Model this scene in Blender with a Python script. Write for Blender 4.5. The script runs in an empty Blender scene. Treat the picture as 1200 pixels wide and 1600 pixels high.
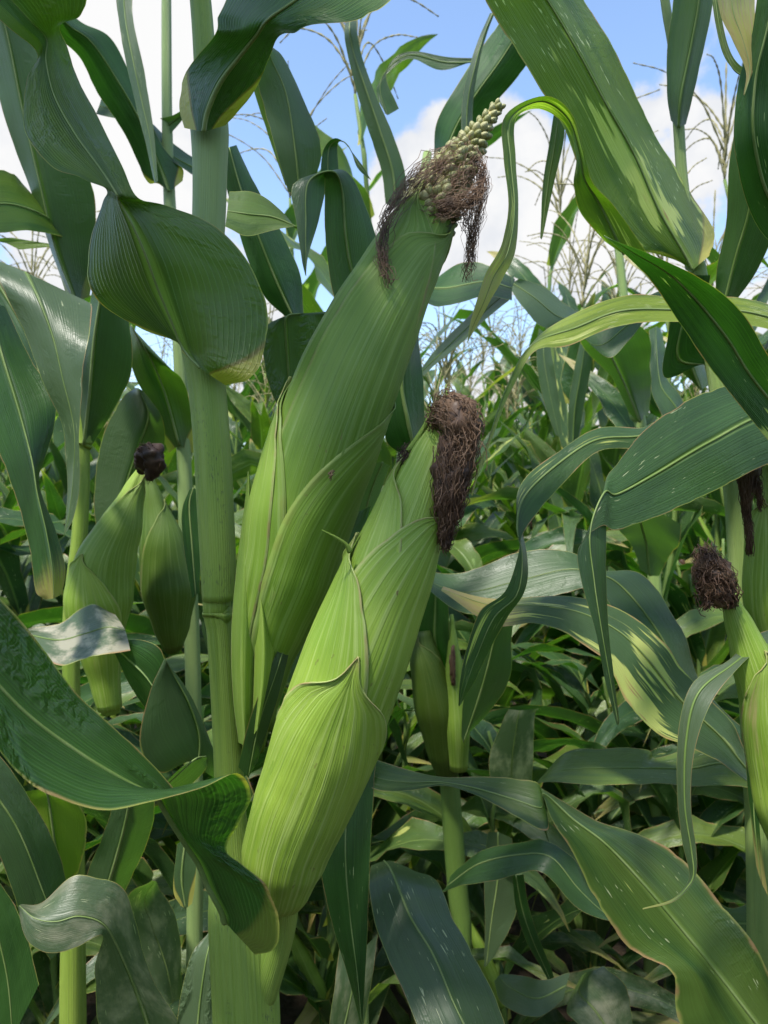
import bpy, math, random
from mathutils import Vector, noise as mn
R = math.radians
random.seed(7)
scene = bpy.context.scene
col = scene.collection

# ------------------------------------------------------------------ camera, sky, sun, exposure
FPX = 1155.0                      # focal length in photo pixels (1200 x 1600 frame)
CAM = Vector((0.0, 0.0, 1.10))
cd = bpy.data.cameras.new('camera')
cam = bpy.data.objects.new('camera', cd)
col.objects.link(cam)
cam.location = CAM
cam.rotation_euler = (R(90), 0, 0)
cd.sensor_fit = 'VERTICAL'
cd.sensor_height = 36
cd.lens = 36 * FPX / 1600
cd.clip_start = 0.02
cd.clip_end = 3000
cd.dof.use_dof = True
cd.dof.focus_distance = 0.42
cd.dof.aperture_fstop = 20
scene.camera = cam
SUN_EL, SUN_AZ = 62, 215          # azimuth clockwise from +Y: behind the camera, to the left
vs = scene.view_settings
vs.view_transform = 'Standard'
vs.look = 'None'
vs.exposure = 1.15
vs.gamma = 1
vs.use_curve_mapping = False
cy = scene.cycles
cy.max_bounces = 8
cy.diffuse_bounces = 4
cy.glossy_bounces = 3
cy.transmission_bounces = 5
cy.transparent_max_bounces = 4
cy.sample_clamp_indirect = 6
cy.use_denoising = True


class G:
    """small helper for node graphs"""
    def __init__(s, tree):
        s.t = tree
        s.n = tree.nodes
        s.l = tree.links

    def node(s, typ, **kw):
        n = s.n.new(typ)
        for k, v in kw.items():
            setattr(n, k, v)
        return n

    def put(s, sock, v):
        if isinstance(v, bpy.types.NodeSocket):
            s.l.new(v, sock)
        elif v is not None:
            if sock.type == 'RGBA' and len(v) == 3:
                v = (*v, 1)
            sock.default_value = v

    def m(s, op, a, b=None, c=None, clamp=False):
        n = s.node('ShaderNodeMath', operation=op, use_clamp=clamp)
        for i, v in enumerate((a, b, c)):
            if v is not None:
                s.put(n.inputs[i], v)
        return n.outputs[0]

    def ramp(s, x, lo, hi, a=0.0, b=1.0):
        n = s.node('ShaderNodeMapRange', interpolation_type='SMOOTHSTEP')
        for i, v in enumerate((x, lo, hi, a, b)):
            s.put(n.inputs[i], v)
        return n.outputs[0]

    def mix(s, f, a, b, mode='MIX'):
        n = s.node('ShaderNodeMix', data_type='RGBA', blend_type=mode)
        s.put(n.inputs[0], f)
        s.put(n.inputs[6], a)
        s.put(n.inputs[7], b)
        return n.outputs[2]

    def xyz(s, x, y, z=0.0):
        n = s.node('ShaderNodeCombineXYZ')
        for i, v in enumerate((x, y, z)):
            s.put(n.inputs[i], v)
        return n.outputs[0]

    def sep(s, v):
        n = s.node('ShaderNodeSeparateXYZ')
        s.put(n.inputs[0], v)
        return n.outputs

    def noise(s, vec, scale, detail=2.0, rough=0.5, dist=0.0):
        n = s.node('ShaderNodeTexNoise')
        s.put(n.inputs['Vector'], vec)
        s.put(n.inputs['Scale'], scale)
        s.put(n.inputs['Detail'], detail)
        s.put(n.inputs['Roughness'], rough)
        s.put(n.inputs['Distortion'], dist)
        return n.outputs[0]

    def uv(s, name):
        return s.node('ShaderNodeUVMap', uv_map=name).outputs[0]

    def prop(s, name):
        return s.node('ShaderNodeAttribute', attribute_type='OBJECT', attribute_name=name).outputs['Fac']

    def rnd(s):
        return s.node('ShaderNodeObjectInfo').outputs['Random']

    def bump(s, h, strength, dist, nrm=None):
        n = s.node('ShaderNodeBump')
        s.put(n.inputs['Height'], h)
        n.inputs['Strength'].default_value = strength
        n.inputs['Distance'].default_value = dist
        if nrm is not None:
            s.put(n.inputs['Normal'], nrm)
        return n.outputs[0]


# world: Nishita sky with white cumulus clouds
world = bpy.data.worlds.new('World')
scene.world = world
world.use_nodes = True
g = G(world.node_tree)
g.n.clear()
sky = g.node('ShaderNodeTexSky', sky_type='NISHITA')
sky.sun_disc = False
sky.sun_elevation = R(SUN_EL)
sky.sun_rotation = R(SUN_AZ)
sky.air_density = 1.0
sky.dust_density = 0.6
sky.ozone_density = 1.6
bg = g.node('ShaderNodeBackground')
bg.inputs[1].default_value = 0.15
g.l.new(sky.outputs[0], bg.inputs[0])
dirv = g.node('ShaderNodeTexCoord').outputs['Generated']
dx, dy, dz = g.sep(dirv)[:3]
# cumulus: fractal noise over the sky, heaped up and torn open where the photograph has its banks and gaps
dn = g.node('ShaderNodeVectorMath', operation='NORMALIZE')
g.put(dn.inputs[0], dirv)
wv = g.node('ShaderNodeTexNoise')
g.put(wv.inputs['Vector'], dn.outputs[0])
wv.inputs['Scale'].default_value = 5.0
wv.inputs['Detail'].default_value = 3.0
wob = g.node('ShaderNodeVectorMath', operation='MULTIPLY_ADD')
g.put(wob.inputs[0], wv.outputs['Color'])
wob.inputs[1].default_value = (0.16, 0.16, 0.16)
g.put(wob.inputs[2], dn.outputs[0])
n1 = g.noise(dn.outputs[0], 4.2, 9.0, 0.60)
n2 = g.noise(dn.outputs[0], 11.0, 4.0, 0.60)
BANKS = [(170, 120, 230, .30), (50, 330, 150, .25), (650, 230, 120, .26), (800, 220, 110, .24), (850, 350, 140, .26), (950, 410, 130, .24), (1070, 220, 120, .24),
         (780, 610, 120, .22), (930, 620, 110, .22), (640, 330, 90, .14), (440, 600, 80, .18),
         (560, 60, 190, -.30), (900, 60, 170, -.28), (390, 250, 110, -.22), (640, 510, 100, -.24), (1180, 90, 90, -.16), (830, 500, 80, -.12), (980, 520, 70, -.12), (500, 330, 90, -.12)]
dens = n1
for bx, by, br, bw in BANKS:
    v_ = Vector(((bx - 600) / FPX, 1.0, (800 - by) / FPX)).normalized()
    ds = g.node('ShaderNodeVectorMath', operation='DISTANCE')
    g.put(ds.inputs[0], wob.outputs[0])
    ds.inputs[1].default_value = v_ + Vector((0.08, 0.08, 0.08))
    dens = g.m('ADD', dens, g.ramp(ds.outputs['Value'], 0.0, br / FPX * 1.25, bw * 0.85, 0.0))
mask = g.ramp(dens, 0.505, 0.595)
shade = g.ramp(g.m('ADD', dens, g.m('MULTIPLY', n2, 0.6)), 0.80, 1.06, 0.58, 1.0)
cloudc = g.mix(shade, (0.62, 0.68, 0.80), (1.0, 1.0, 1.0))
cb = g.node('ShaderNodeBackground')
g.put(cb.inputs[0], cloudc)
cb.inputs[1].default_value = 0.44
mx = g.node('ShaderNodeMixShader')
g.put(mx.inputs[0], mask)
g.l.new(bg.outputs[0], mx.inputs[1])
g.l.new(cb.outputs[0], mx.inputs[2])
wo = g.node('ShaderNodeOutputWorld')
g.l.new(mx.outputs[0], wo.inputs[0])

sl = bpy.data.lights.new('sun', 'SUN')
sl.energy = 3.1
sl.angle = R(5)
sl.color = (1.0, 0.96, 0.88)
so = bpy.data.objects.new('sun', sl)
col.objects.link(so)
sd = Vector((math.sin(R(SUN_AZ)) * math.cos(R(SUN_EL)), math.cos(R(SUN_AZ)) * math.cos(R(SUN_EL)), math.sin(R(SUN_EL))))
so.rotation_euler = sd.to_track_quat('Z', 'Y').to_euler()
so.location = sd * 20


# ------------------------------------------------------------------ materials
def new_mat(name):
    m = bpy.data.materials.new(name)
    m.use_nodes = True
    g = G(m.node_tree)
    g.n.clear()
    return m, g


def finish(g, shader):
    o = g.node('ShaderNodeOutputMaterial')
    g.l.new(shader, o.inputs[0])


def principled(g, colr, rough, nrm=None, spec=0.5):
    p = g.node('ShaderNodeBsdfPrincipled')
    g.put(p.inputs['Base Color'], colr)
    g.put(p.inputs['Roughness'], rough)
    p.inputs['Specular IOR Level'].default_value = spec
    if nrm is not None:
        g.put(p.inputs['Normal'], nrm)
    return p.outputs[0]


def leaf_material():
    m, g = new_mat('corn leaf')
    u, v, _ = g.sep(g.uv('UVMap'))[:3]
    mu, mv, _ = g.sep(g.uv('metres'))[:3]
    rnd = g.rnd()
    sd_ = g.prop('pattern')
    rz = g.m('ADD', g.m('MULTIPLY', g.m('MULTIPLY', rnd, 37.0), g.m('LESS_THAN', sd_, 0.5)), g.m('MULTIPLY', sd_, 1.37))
    a = g.m('MULTIPLY', g.m('ABSOLUTE', g.m('SUBTRACT', u, 0.5)), 2.0)
    # parallel veins
    stripes = g.noise(g.xyz(g.m('MULTIPLY', u, 70.0), g.m('MULTIPLY', mv, 3.0), rz), 1.0, 2.0, 0.6)
    fine = g.m('POWER', g.m('ADD', g.m('MULTIPLY', g.m('SINE', g.m('MULTIPLY', u, 6.2832 * 34)), 0.5), 0.5), 7.0)
    blot = g.noise(g.xyz(mu, mv, rz), 14.0, 3.0, 0.55)
    c = g.mix(g.ramp(blot, 0.3, 0.7), (0.011, 0.042, 0.007), (0.026, 0.080, 0.012))
    c = g.mix(g.m('MULTIPLY', g.ramp(stripes, 0.45, 0.75), 0.35), c, (0.060, 0.155, 0.030))
    c = g.mix(g.m('MULTIPLY', g.m('MULTIPLY', fine, g.m('ADD', 0.10, g.m('MULTIPLY', g.prop('veins'), 0.34))), g.ramp(blot, 0.35, 0.65, 0.4, 1.0)), c, (0.13, 0.23, 0.085))
    # bluish bloom on some leaves, yellowing on others
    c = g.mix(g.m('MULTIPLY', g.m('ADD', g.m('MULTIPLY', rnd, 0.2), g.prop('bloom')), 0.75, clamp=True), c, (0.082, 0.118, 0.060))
    yel = g.m('MULTIPLY', g.prop('yellow'), g.ramp(g.noise(g.xyz(g.m('MULTIPLY', u, 4.0), g.m('MULTIPLY', mv, 5.0), rz), 1.2, 3.0), 0.22, 0.55))
    c = g.mix(yel, c, (0.19, 0.25, 0.028))
    # pale chlorotic lesions stretched along the veins, brown dead centres
    ln = g.noise(g.xyz(g.m('MULTIPLY', u, 3.4), g.m('MULTIPLY', mv, 11.0), rz), 1.0, 2.0, 0.5)
    lf = g.noise(g.xyz(g.m('MULTIPLY', u, 26.0), g.m('MULTIPLY', mv, 16.0), rz), 1.0, 2.0, 0.6)
    les = g.m('ADD', ln, g.m('MULTIPLY', g.m('SUBTRACT', lf, 0.5), 0.42))
    les = g.m('ADD', les, g.m('MULTIPLY', g.m('SUBTRACT', g.prop('lesion'), 1.0), 0.30))
    spot = g.ramp(g.m('ABSOLUTE', g.m('SUBTRACT', v, g.prop('blotch_at'))), 0.02, 0.15, 0.20, 0.0)
    les = g.m('ADD', les, g.m('MULTIPLY', spot, g.m('GREATER_THAN', g.prop('blotch_at'), 0.01)))
    c = g.mix(g.ramp(les, 0.555, 0.60), c, (0.40, 0.43, 0.13))
    c = g.mix(g.ramp(les, 0.72, 0.77), c, (0.30, 0.17, 0.085))
    # small pale flecks
    fn = g.noise(g.xyz(g.m('MULTIPLY', mu, 620.0), g.m('MULTIPLY', mv, 75.0), rz), 1.0, 1.0, 0.5)
    fc = g.noise(g.xyz(g.m('MULTIPLY', mu, 45.0), g.m('MULTIPLY', mv, 22.0), rz), 1.0, 2.0, 0.6)
    fth = g.m('SUBTRACT', 0.795, g.m('ADD', g.m('MULTIPLY', g.prop('fleck'), 0.070), g.m('MULTIPLY', g.m('SUBTRACT', fc, 0.5), 0.45)))
    fl = g.m('MULTIPLY', g.ramp(fn, fth, g.m('ADD', fth, 0.03)), g.m('GREATER_THAN', g.prop('fleck'), 0.01))
    c = g.mix(g.m('MULTIPLY', fl, 0.8), c, (0.46, 0.48, 0.30))
    # dusty film, and painted sunlight on one bent leaf
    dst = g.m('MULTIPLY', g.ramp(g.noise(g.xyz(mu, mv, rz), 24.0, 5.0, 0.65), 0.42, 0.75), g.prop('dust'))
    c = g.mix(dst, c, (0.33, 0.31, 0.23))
    # midrib, margin, collar, tip
    midw = g.m('ADD', g.m('MULTIPLY', g.m('POWER', g.m('SUBTRACT', 1.05, v, clamp=True), 2.5), 0.13), 0.018)
    mid = g.ramp(a, g.m('MULTIPLY', midw, 0.35), midw, 1.0, 0.0)
    c = g.mix(g.m('MULTIPLY', mid, g.m('ADD', 0.5, g.m('MULTIPLY', g.prop('veins'), 0.4))), c, (0.20, 0.28, 0.075))
    en = g.noise(g.xyz(g.m('MULTIPLY', mv, 40.0), rz, u), 1.0, 2.0)
    ed = g.ramp(g.m('ADD', a, g.m('MULTIPLY', g.m('SUBTRACT', en, 0.5), g.m('ADD', 0.02, g.m('MULTIPLY', g.prop('margin'), 0.16)))), g.m('SUBTRACT', 0.978, g.m('MULTIPLY', g.prop('margin'), 0.06)), 0.995)
    edc = g.mix(g.ramp(en, 0.4, 0.62), (0.34, 0.36, 0.09), (0.36, 0.20, 0.10))
    c = g.mix(g.m('MULTIPLY', ed, 0.85), c, edc)
    base = g.ramp(g.m('ADD', mv, g.m('MULTIPLY', g.m('SUBTRACT', a, 0.5), -0.060)), 0.004, 0.011, 1.0, 0.0)
    c = g.mix(g.m('MULTIPLY', base, g.prop('collar')), c, (0.42, 0.36, 0.085))
    line = g.m('MULTIPLY', g.m('MULTIPLY', base, g.m('SUBTRACT', 1.0, base)), 2.6)
    c = g.mix(g.m('MULTIPLY', line, g.prop('collar')), c, (0.16, 0.10, 0.03))
    tip = g.ramp(g.m('ADD', g.m('ADD', v, g.m('MULTIPLY', a, 0.03)), g.m('MULTIPLY', g.m('SUBTRACT', lf, 0.5), 0.12)), g.m('SUBTRACT', 1.03, g.m('MULTIPLY', g.prop('dry'), 0.45)), g.m('SUBTRACT', 1.10, g.m('MULTIPLY', g.prop('dry'), 0.30)))
    tc = g.mix(g.ramp(lf, 0.35, 0.65), (0.35, 0.24, 0.12), (0.30, 0.30, 0.07))
    c = g.mix(tip, c, tc)
    # relief: veins and cross wrinkles near the base
    wr = g.noise(g.xyz(g.m('MULTIPLY', u, 9.0), g.m('MULTIPLY', mv, 150.0), rz), 1.0, 2.0, 0.5, 0.6)
    wmask = g.m('MULTIPLY', g.ramp(g.noise(g.xyz(mu, mv, rz), 20.0, 1.0), 0.46, 0.62), g.ramp(a, 0.12, 0.4))
    h = g.m('ADD', g.m('MULTIPLY', g.m('MULTIPLY', wr, wmask), g.m('ADD', 0.5, g.m('MULTIPLY', g.prop('wrinkle'), 2.4))), g.m('ADD', g.m('MULTIPLY', stripes, 0.28), g.m('MULTIPLY', fine, g.m('ADD', 0.05, g.m('MULTIPLY', g.prop('veins'), 0.15)))))
    h = g.m('ADD', h, g.m('MULTIPLY', mid, -0.8))
    nrm = g.bump(h, 0.75, 0.0016)
    rough = g.ramp(blot, 0.2, 0.8, 0.30, 0.46)
    p = principled(g, c, rough, nrm, 0.5)
    tr = g.node('ShaderNodeBsdfTranslucent')
    tcol = g.mix(1.0, c, (1.7, 2.7, 0.45), 'MULTIPLY')
    g.put(tr.inputs[0], tcol)
    g.put(tr.inputs['Normal'], nrm)
    mx = g.node('ShaderNodeMixShader')
    mx.inputs[0].default_value = 0.28
    g.l.new(p, mx.inputs[1])
    g.l.new(tr.outputs[0], mx.inputs[2])
    finish(g, mx.outputs[0])
    return m


def husk_material():
    m, g = new_mat('corn husk')
    u, v, _ = g.sep(g.uv('UVMap'))[:3]
    mu, mv, _ = g.sep(g.uv('metres'))[:3]
    rz = g.m('MULTIPLY', g.rnd(), 31.0)
    st = g.noise(g.xyz(g.m('MULTIPLY', u, 46.0), g.m('MULTIPLY', v, 1.6), rz), 1.0, 3.0, 0.6)
    st2 = g.noise(g.xyz(g.m('MULTIPLY', u, 150.0), g.m('MULTIPLY', v, 3.0), rz), 1.0, 2.0, 0.6)
    bl = g.noise(g.xyz(mu, mv, rz), 16.0, 3.0, 0.5)
    c = g.mix(g.ramp(bl, 0.3, 0.72), (0.190, 0.318, 0.030), (0.295, 0.428, 0.055))
    c = g.mix(g.m('MULTIPLY', g.ramp(st, 0.5, 0.68), 0.58), c, (0.42, 0.53, 0.16))
    c = g.mix(g.m('MULTIPLY', g.ramp(st, 0.46, 0.30), 0.35), c, (0.125, 0.235, 0.022))
    c = g.mix(g.m('MULTIPLY', g.ramp(st2, 0.52, 0.72), 0.42), c, (0.36, 0.47, 0.16))
    c = g.mix(g.prop('deep'), c, g.mix(1.0, c, (0.50, 0.60, 0.50), 'MULTIPLY'))  # deep darkens the husk colour of ears that stand in shade
    c = g.mix(g.m('SUBTRACT', g.prop('deep'), 1.0, clamp=True), c, g.mix(1.0, c, (0.45, 0.45, 0.40), 'MULTIPLY'))  # stronger painted shade for ears with nothing overhead to shadow them
    spk = g.noise(g.xyz(g.m('MULTIPLY', mu, 330.0), g.m('MULTIPLY', mv, 170.0), rz), 1.0, 2.0, 0.6)
    c = g.mix(g.m('MULTIPLY', g.ramp(spk, 0.70, 0.76), 0.55), c, (0.14, 0.12, 0.035))
    # pale bruised streaks, tan dry top and margins
    sn = g.noise(g.xyz(g.m('MULTIPLY', u, 7.0), g.m('MULTIPLY', mv, 7.0), rz), 1.0, 4.0, 0.6)
    c = g.mix(g.m('MULTIPLY', g.ramp(sn, 0.62, 0.74), g.m('MULTIPLY', g.prop('streak'), 0.8)), c, (0.42, 0.35, 0.15))
    en = g.noise(g.xyz(g.m('MULTIPLY', mu, 90.0), g.m('MULTIPLY', mv, 90.0), rz), 1.0, 3.0)
    a = g.m('MULTIPLY', g.m('ABSOLUTE', g.m('SUBTRACT', u, 0.5)), 2.0)
    ed = g.m('MULTIPLY', g.ramp(g.m('ADD', a, g.m('MULTIPLY', g.m('SUBTRACT', en, 0.5), 0.05)), 0.945, 0.985), g.prop('rim'))
    c = g.mix(g.m('MULTIPLY', ed, 0.8), c, g.mix(g.ramp(en, 0.45, 0.6), (0.42, 0.46, 0.17), (0.38, 0.27, 0.13)))
    tp = g.m('MULTIPLY', g.ramp(g.m('ADD', v, g.m('MULTIPLY', g.m('SUBTRACT', sn, 0.5), 0.1)), 0.93, 1.0), g.prop('rim'))
    c = g.mix(g.m('MULTIPLY', tp, 0.6), c, (0.40, 0.36, 0.13))
    nrm = g.bump(g.m('ADD', g.m('MULTIPLY', st, 1.0), g.m('MULTIPLY', st2, 0.5)), 0.6, 0.0011)
    p = principled(g, c, 0.48, nrm, 0.4)
    tr = g.node('ShaderNodeBsdfTranslucent')
    g.put(tr.inputs[0], g.mix(1.0, c, (1.3, 1.4, 0.7), 'MULTIPLY'))
    mx = g.node('ShaderNodeMixShader')
    mx.inputs[0].default_value = 0.15
    g.l.new(p, mx.inputs[1])
    g.l.new(tr.outputs[0], mx.inputs[2])
    finish(g, mx.outputs[0])
    return m


def stalk_material():
    m, g = new_mat('corn stalk')
    u, v, _ = g.sep(g.uv('UVMap'))[:3]
    mu, mv, _ = g.sep(g.uv('metres'))[:3]
    rz = g.m('MULTIPLY', g.rnd(), 31.0)
    st = g.noise(g.xyz(g.m('MULTIPLY', u, 90.0), g.m('MULTIPLY', mv, 2.5), rz), 1.0, 3.0, 0.6)
    bl = g.noise(g.xyz(g.m('MULTIPLY', u, 3.0), g.m('MULTIPLY', mv, 9.0), rz), 1.0, 3.0, 0.55)
    c = g.mix(g.ramp(bl, 0.3, 0.7), (0.175, 0.280, 0.030), (0.275, 0.380, 0.056))
    c = g.mix(g.m('MULTIPLY', g.ramp(st, 0.45, 0.75), 0.4), c, (0.28, 0.38, 0.15))
    c = g.mix(g.m('MULTIPLY', g.prop('bloom'), 0.7), c, (0.24, 0.33, 0.16))
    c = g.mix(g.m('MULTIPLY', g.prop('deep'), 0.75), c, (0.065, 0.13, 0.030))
    # dark flecks of mildew
    sp = g.noise(g.xyz(g.m('MULTIPLY', u, 50.0), g.m('MULTIPLY', mv, 230.0), rz), 1.0, 3.0, 0.7)
    sm = g.noise(g.xyz(g.m('MULTIPLY', u, 5.0), g.m('MULTIPLY', mv, 22.0), rz), 1.0, 2.0)
    c = g.mix(g.m('MULTIPLY', g.m('MULTIPLY', g.ramp(sp, 0.57, 0.66), g.ramp(sm, 0.50, 0.62)), g.m('MULTIPLY', g.prop('mildew'), 0.85)), c, (0.045, 0.055, 0.040))
    nrm = g.bump(g.m('ADD', st, g.m('MULTIPLY', g.m('SINE', g.m('MULTIPLY', u, 150.0)), 0.12)), 0.8, 0.0010)
    finish(g, principled(g, c, 0.45, nrm, 0.4))
    return m


def simple_mat(name, ca, cb, rough=0.6, scale=60, spec=0.3, transl=0.0):
    m, g = new_mat(name)
    pos = g.node('ShaderNodeTexCoord').outputs['Object']
    rz = g.rnd()
    n1 = g.noise(pos, scale, 3.0, 0.6)
    f = g.ramp(g.m('ADD', n1, g.m('MULTIPLY', g.m('SUBTRACT', rz, 0.5), 0.3)), 0.3, 0.7)
    c = g.mix(f, ca, cb)
    p = principled(g, c, rough, g.bump(n1, 0.3, 0.0006), spec)
    if transl:
        tr = g.node('ShaderNodeBsdfTranslucent')
        g.put(tr.inputs[0], c)
        mx = g.node('ShaderNodeMixShader')
        mx.inputs[0].default_value = transl
        g.l.new(p, mx.inputs[1])
        g.l.new(tr.outputs[0], mx.inputs[2])
        p = mx.outputs[0]
    finish(g, p)
    return m


def soil_material():
    m, g = new_mat('soil')
    pos = g.node('ShaderNodeTexCoord').outputs['Object']
    n1 = g.noise(pos, 3.0, 6.0, 0.65)
    n2 = g.noise(pos, 45.0, 6.0, 0.7)
    c = g.mix(g.ramp(n1, 0.3, 0.7), (0.050, 0.034, 0.022), (0.095, 0.068, 0.045))
    c = g.mix(g.ramp(n2, 0.55, 0.75), c, (0.16, 0.12, 0.08))
    h = g.m('ADD', n1, g.m('MULTIPLY', n2, 0.5))
    finish(g, principled(g, c, 0.95, g.bump(h, 1.0, 0.03), 0.2))
    return m


M_LEAF = leaf_material()
M_HUSK = husk_material()
M_STALK = stalk_material()
M_RIB = simple_mat('leaf midrib', (0.15, 0.24, 0.055), (0.24, 0.32, 0.11), 0.45, 40, 0.4, 0.25)
M_SILK = simple_mat('dry corn silk', (0.030, 0.015, 0.009), (0.090, 0.050, 0.028), 0.55, 90, 0.35)
M_SILK2 = simple_mat('reddish corn silk', (0.058, 0.030, 0.018), (0.165, 0.098, 0.055), 0.5, 90, 0.35)
M_KERNEL = simple_mat('unripe kernel', (0.23, 0.25, 0.075), (0.44, 0.42, 0.20), 0.35, 120, 0.5, 0.15)
M_COB = simple_mat('cob pith', (0.32, 0.27, 0.11), (0.46, 0.40, 0.20), 0.7, 150, 0.2)
M_TASSEL = simple_mat('corn tassel', (0.25, 0.23, 0.10), (0.42, 0.38, 0.20), 0.7, 60, 0.2, 0.2)
M_STRAW = simple_mat('dead leaf', (0.17, 0.12, 0.065), (0.36, 0.28, 0.17), 0.8, 30, 0.2, 0.2)
M_SOIL = soil_material()


# ------------------------------------------------------------------ mesh helpers
def P(px, py, d):
    """point of the place that stands d metres ahead of the camera, seen at that photo pixel"""
    return Vector((CAM.x + (px - 600) / FPX * d, CAM.y + d, CAM.z - (py - 800) / FPX * d))


def cr(p0, p1, p2, p3, t):
    t2, t3 = t * t, t * t * t
    return 0.5 * ((2 * p1) + (p2 - p0) * t + (2 * p0 - 5 * p1 + 4 * p2 - p3) * t2 + (3 * p1 - p0 - 3 * p2 + p3) * t3)


def spline(pts, per):
    """Catmull-Rom through points (Vectors or floats)"""
    n = len(pts)
    out = []
    for i in range(n - 1):
        p0 = pts[i - 1] if i else pts[0] * 2 - pts[1]
        p3 = pts[i + 2] if i + 2 < n else pts[-1] * 2 - pts[-2]
        for k in range(per):
            out.append(cr(p0, pts[i], pts[i + 1], p3, k / per))
    out.append(pts[-1])
    return out


def lerp_list(tab, x):
    if x <= tab[0][0]:
        return tab[0][1]
    for (a, va), (b, vb) in zip(tab, tab[1:]):
        if x <= b:
            t = (x - a) / (b - a)
            t = t * t * (3 - 2 * t) * 0.5 + t * 0.5
            return va + (vb - va) * t
    return tab[-1][1]


def mesh_from(name, verts, faces, uvs=None, met=None, mat=None, smooth=True, origin=None):
    me = bpy.data.meshes.new(name)
    if origin is not None:
        verts = [v - origin for v in verts]
    me.from_pydata([tuple(v) for v in verts], [], faces)
    if uvs is not None:
        vi = [0] * len(me.loops)
        me.loops.foreach_get('vertex_index', vi)
        for lname, src in (('UVMap', uvs), ('metres', met or uvs)):
            lay = me.uv_layers.new(name=lname)
            flat = []
            for i in vi:
                flat.extend(src[i])
            lay.data.foreach_set('uv', flat)
    if smooth:
        me.polygons.foreach_set('use_smooth', [True] * len(me.polygons))
    if mat:
        me.materials.append(mat)
    me.update()
    return me


def link(name, me, parent=None, props=None):
    o = bpy.data.objects.new(name, me)
    col.objects.link(o)
    if parent is not None:
        o.parent = parent
        # children of parts keep world placement: part origins coincide with the plant's origin
    for k, v in (props or {}).items():
        o[k] = v
    return o


def origin_of(o):
    p = Vector(o.location)
    while o.parent is not None:
        o = o.parent
        p = p + Vector(o.location)
    return p


def grid_faces(nr, nc, wrap=False, base=0):
    f = []
    for i in range(nr - 1):
        for j in range(nc - (0 if wrap else 1)):
            a = base + i * nc + j
            b = base + i * nc + (j + 1) % nc
            f.append((a, b, b + nc, a + nc))
    return f


def tube_data(pts, radii, n=10, flat=None):
    """tube along Vectors; returns verts, faces, uvs, metres"""
    V, U, Mt = [], [], []
    s = 0.0
    up = Vector((0.31, 0.95, 0.05))
    prev = None
    N = len(pts)
    for i in range(N):
        t = (pts[min(i + 1, N - 1)] - pts[max(i - 1, 0)])
        t = t.normalized() if t.length > 1e-9 else Vector((0, 0, 1))
        x = up - t * up.dot(t)
        if x.length < 1e-4:
            x = Vector((1, 0, 0)) - t * t.x
        x.normalize()
        if prev is not None and x.dot(prev) < 0:
            x = -x
        prev = x
        y = t.cross(x)
        if i:
            s += (pts[i] - pts[i - 1]).length
        for k in range(n):
            a = 2 * math.pi * k / n
            V.append(pts[i] + (x * math.cos(a) + y * math.sin(a)) * radii[i])
            uu = abs(2 * k / n - 1)
            U.append((uu, i / (N - 1)))
            Mt.append((uu * 0.05, s))
    F = grid_faces(N, n, True)
    F.append(tuple(range(n - 1, -1, -1)))
    F.append(tuple((N - 1) * n + k for k in range(n)))
    return V, F, U, Mt


def tube(name, pts, radii, mat, parent=None, n=10, per=1, props=None):
    if per > 1:
        pts = spline(pts, per)
        radii = spline(list(radii), per)
    V, F, U, Mt = tube_data(pts, radii, n)
    me = mesh_from(name, V, F, U, Mt, mat, True, origin_of(parent) if parent else None)
    return link(name, me, parent, props)


def ptube(name, spec, mat, parent, n=18, per=5, props=None):
    """tube whose path is given as (px, py, depth, radius in photo pixels)"""
    pts = [P(a, b, d) for a, b, d, r in spec]
    rad = [r / FPX * d for a, b, d, r in spec]
    return tube(name, pts, rad, mat, parent, n, per, props)


def leaf_mesh(name, Ls, Ms, Rs, v0, v1, half, ripple, rfreq, seed, mat, origin, bulge=0.0):
    n = len(Ms)
    nc = half * 2 + 1
    V, U, Mt = [], [], []
    s = 0.0
    for i in range(n):
        if i:
            s += (Ms[i] - Ms[i - 1]).length
        L, M, Rr = Ls[i], Ms[i], Rs[i]
        tang = Ms[min(i + 1, n - 1)] - Ms[max(i - 1, 0)]
        wv = Rr - L
        nr = tang.cross(wv)
        nr = nr.normalized() if nr.length > 1e-9 else Vector((0, 0, 1))
        wl, wr = (L - M).length, (Rr - M).length
        v = v0 + (v1 - v0) * i / (n - 1)
        env = min(1, i / (n * 0.12 + 1)) if v0 < 0.05 else 1
        for k in range(nc):
            q = (k - half) / half
            t = abs(q)
            E, w = (L, wl) if q < 0 else (Rr, wr)
            nib = 0.07 * max(0.0, mn.noise(Vector((s * 75, seed * 2.1 + (9 if q < 0 else 0), 2.2))) - 0.08) * t ** 6
            p = M.lerp(E, t * (1 - nib))
            sd_ = -1 if q < 0 else 1
            off = bulge * w * math.sin(math.pi * t)
            rp = mn.noise(Vector((s * rfreq, seed * 3.7 + sd_ * 5.1, 0.3))) + 0.45 * mn.noise(Vector((s * rfreq * 2.3, seed * 1.7 - sd_ * 3.3, 1.3)))
            off += 1.35 * ripple * rp * t * t * env * min(1.0, w / 0.03)
            off += 0.10 * ripple * mn.noise(Vector((s * 60, q * 4, seed)))
            V.append(p + nr * off)
            U.append((0.5 + 0.5 * q, v))
            Mt.append((q * 0.045, s + v0 * 0.75))
    F = grid_faces(n, nc)
    return mesh_from(name, V, F, U, Mt, mat, True, origin)


leaf_seed = [0]


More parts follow.
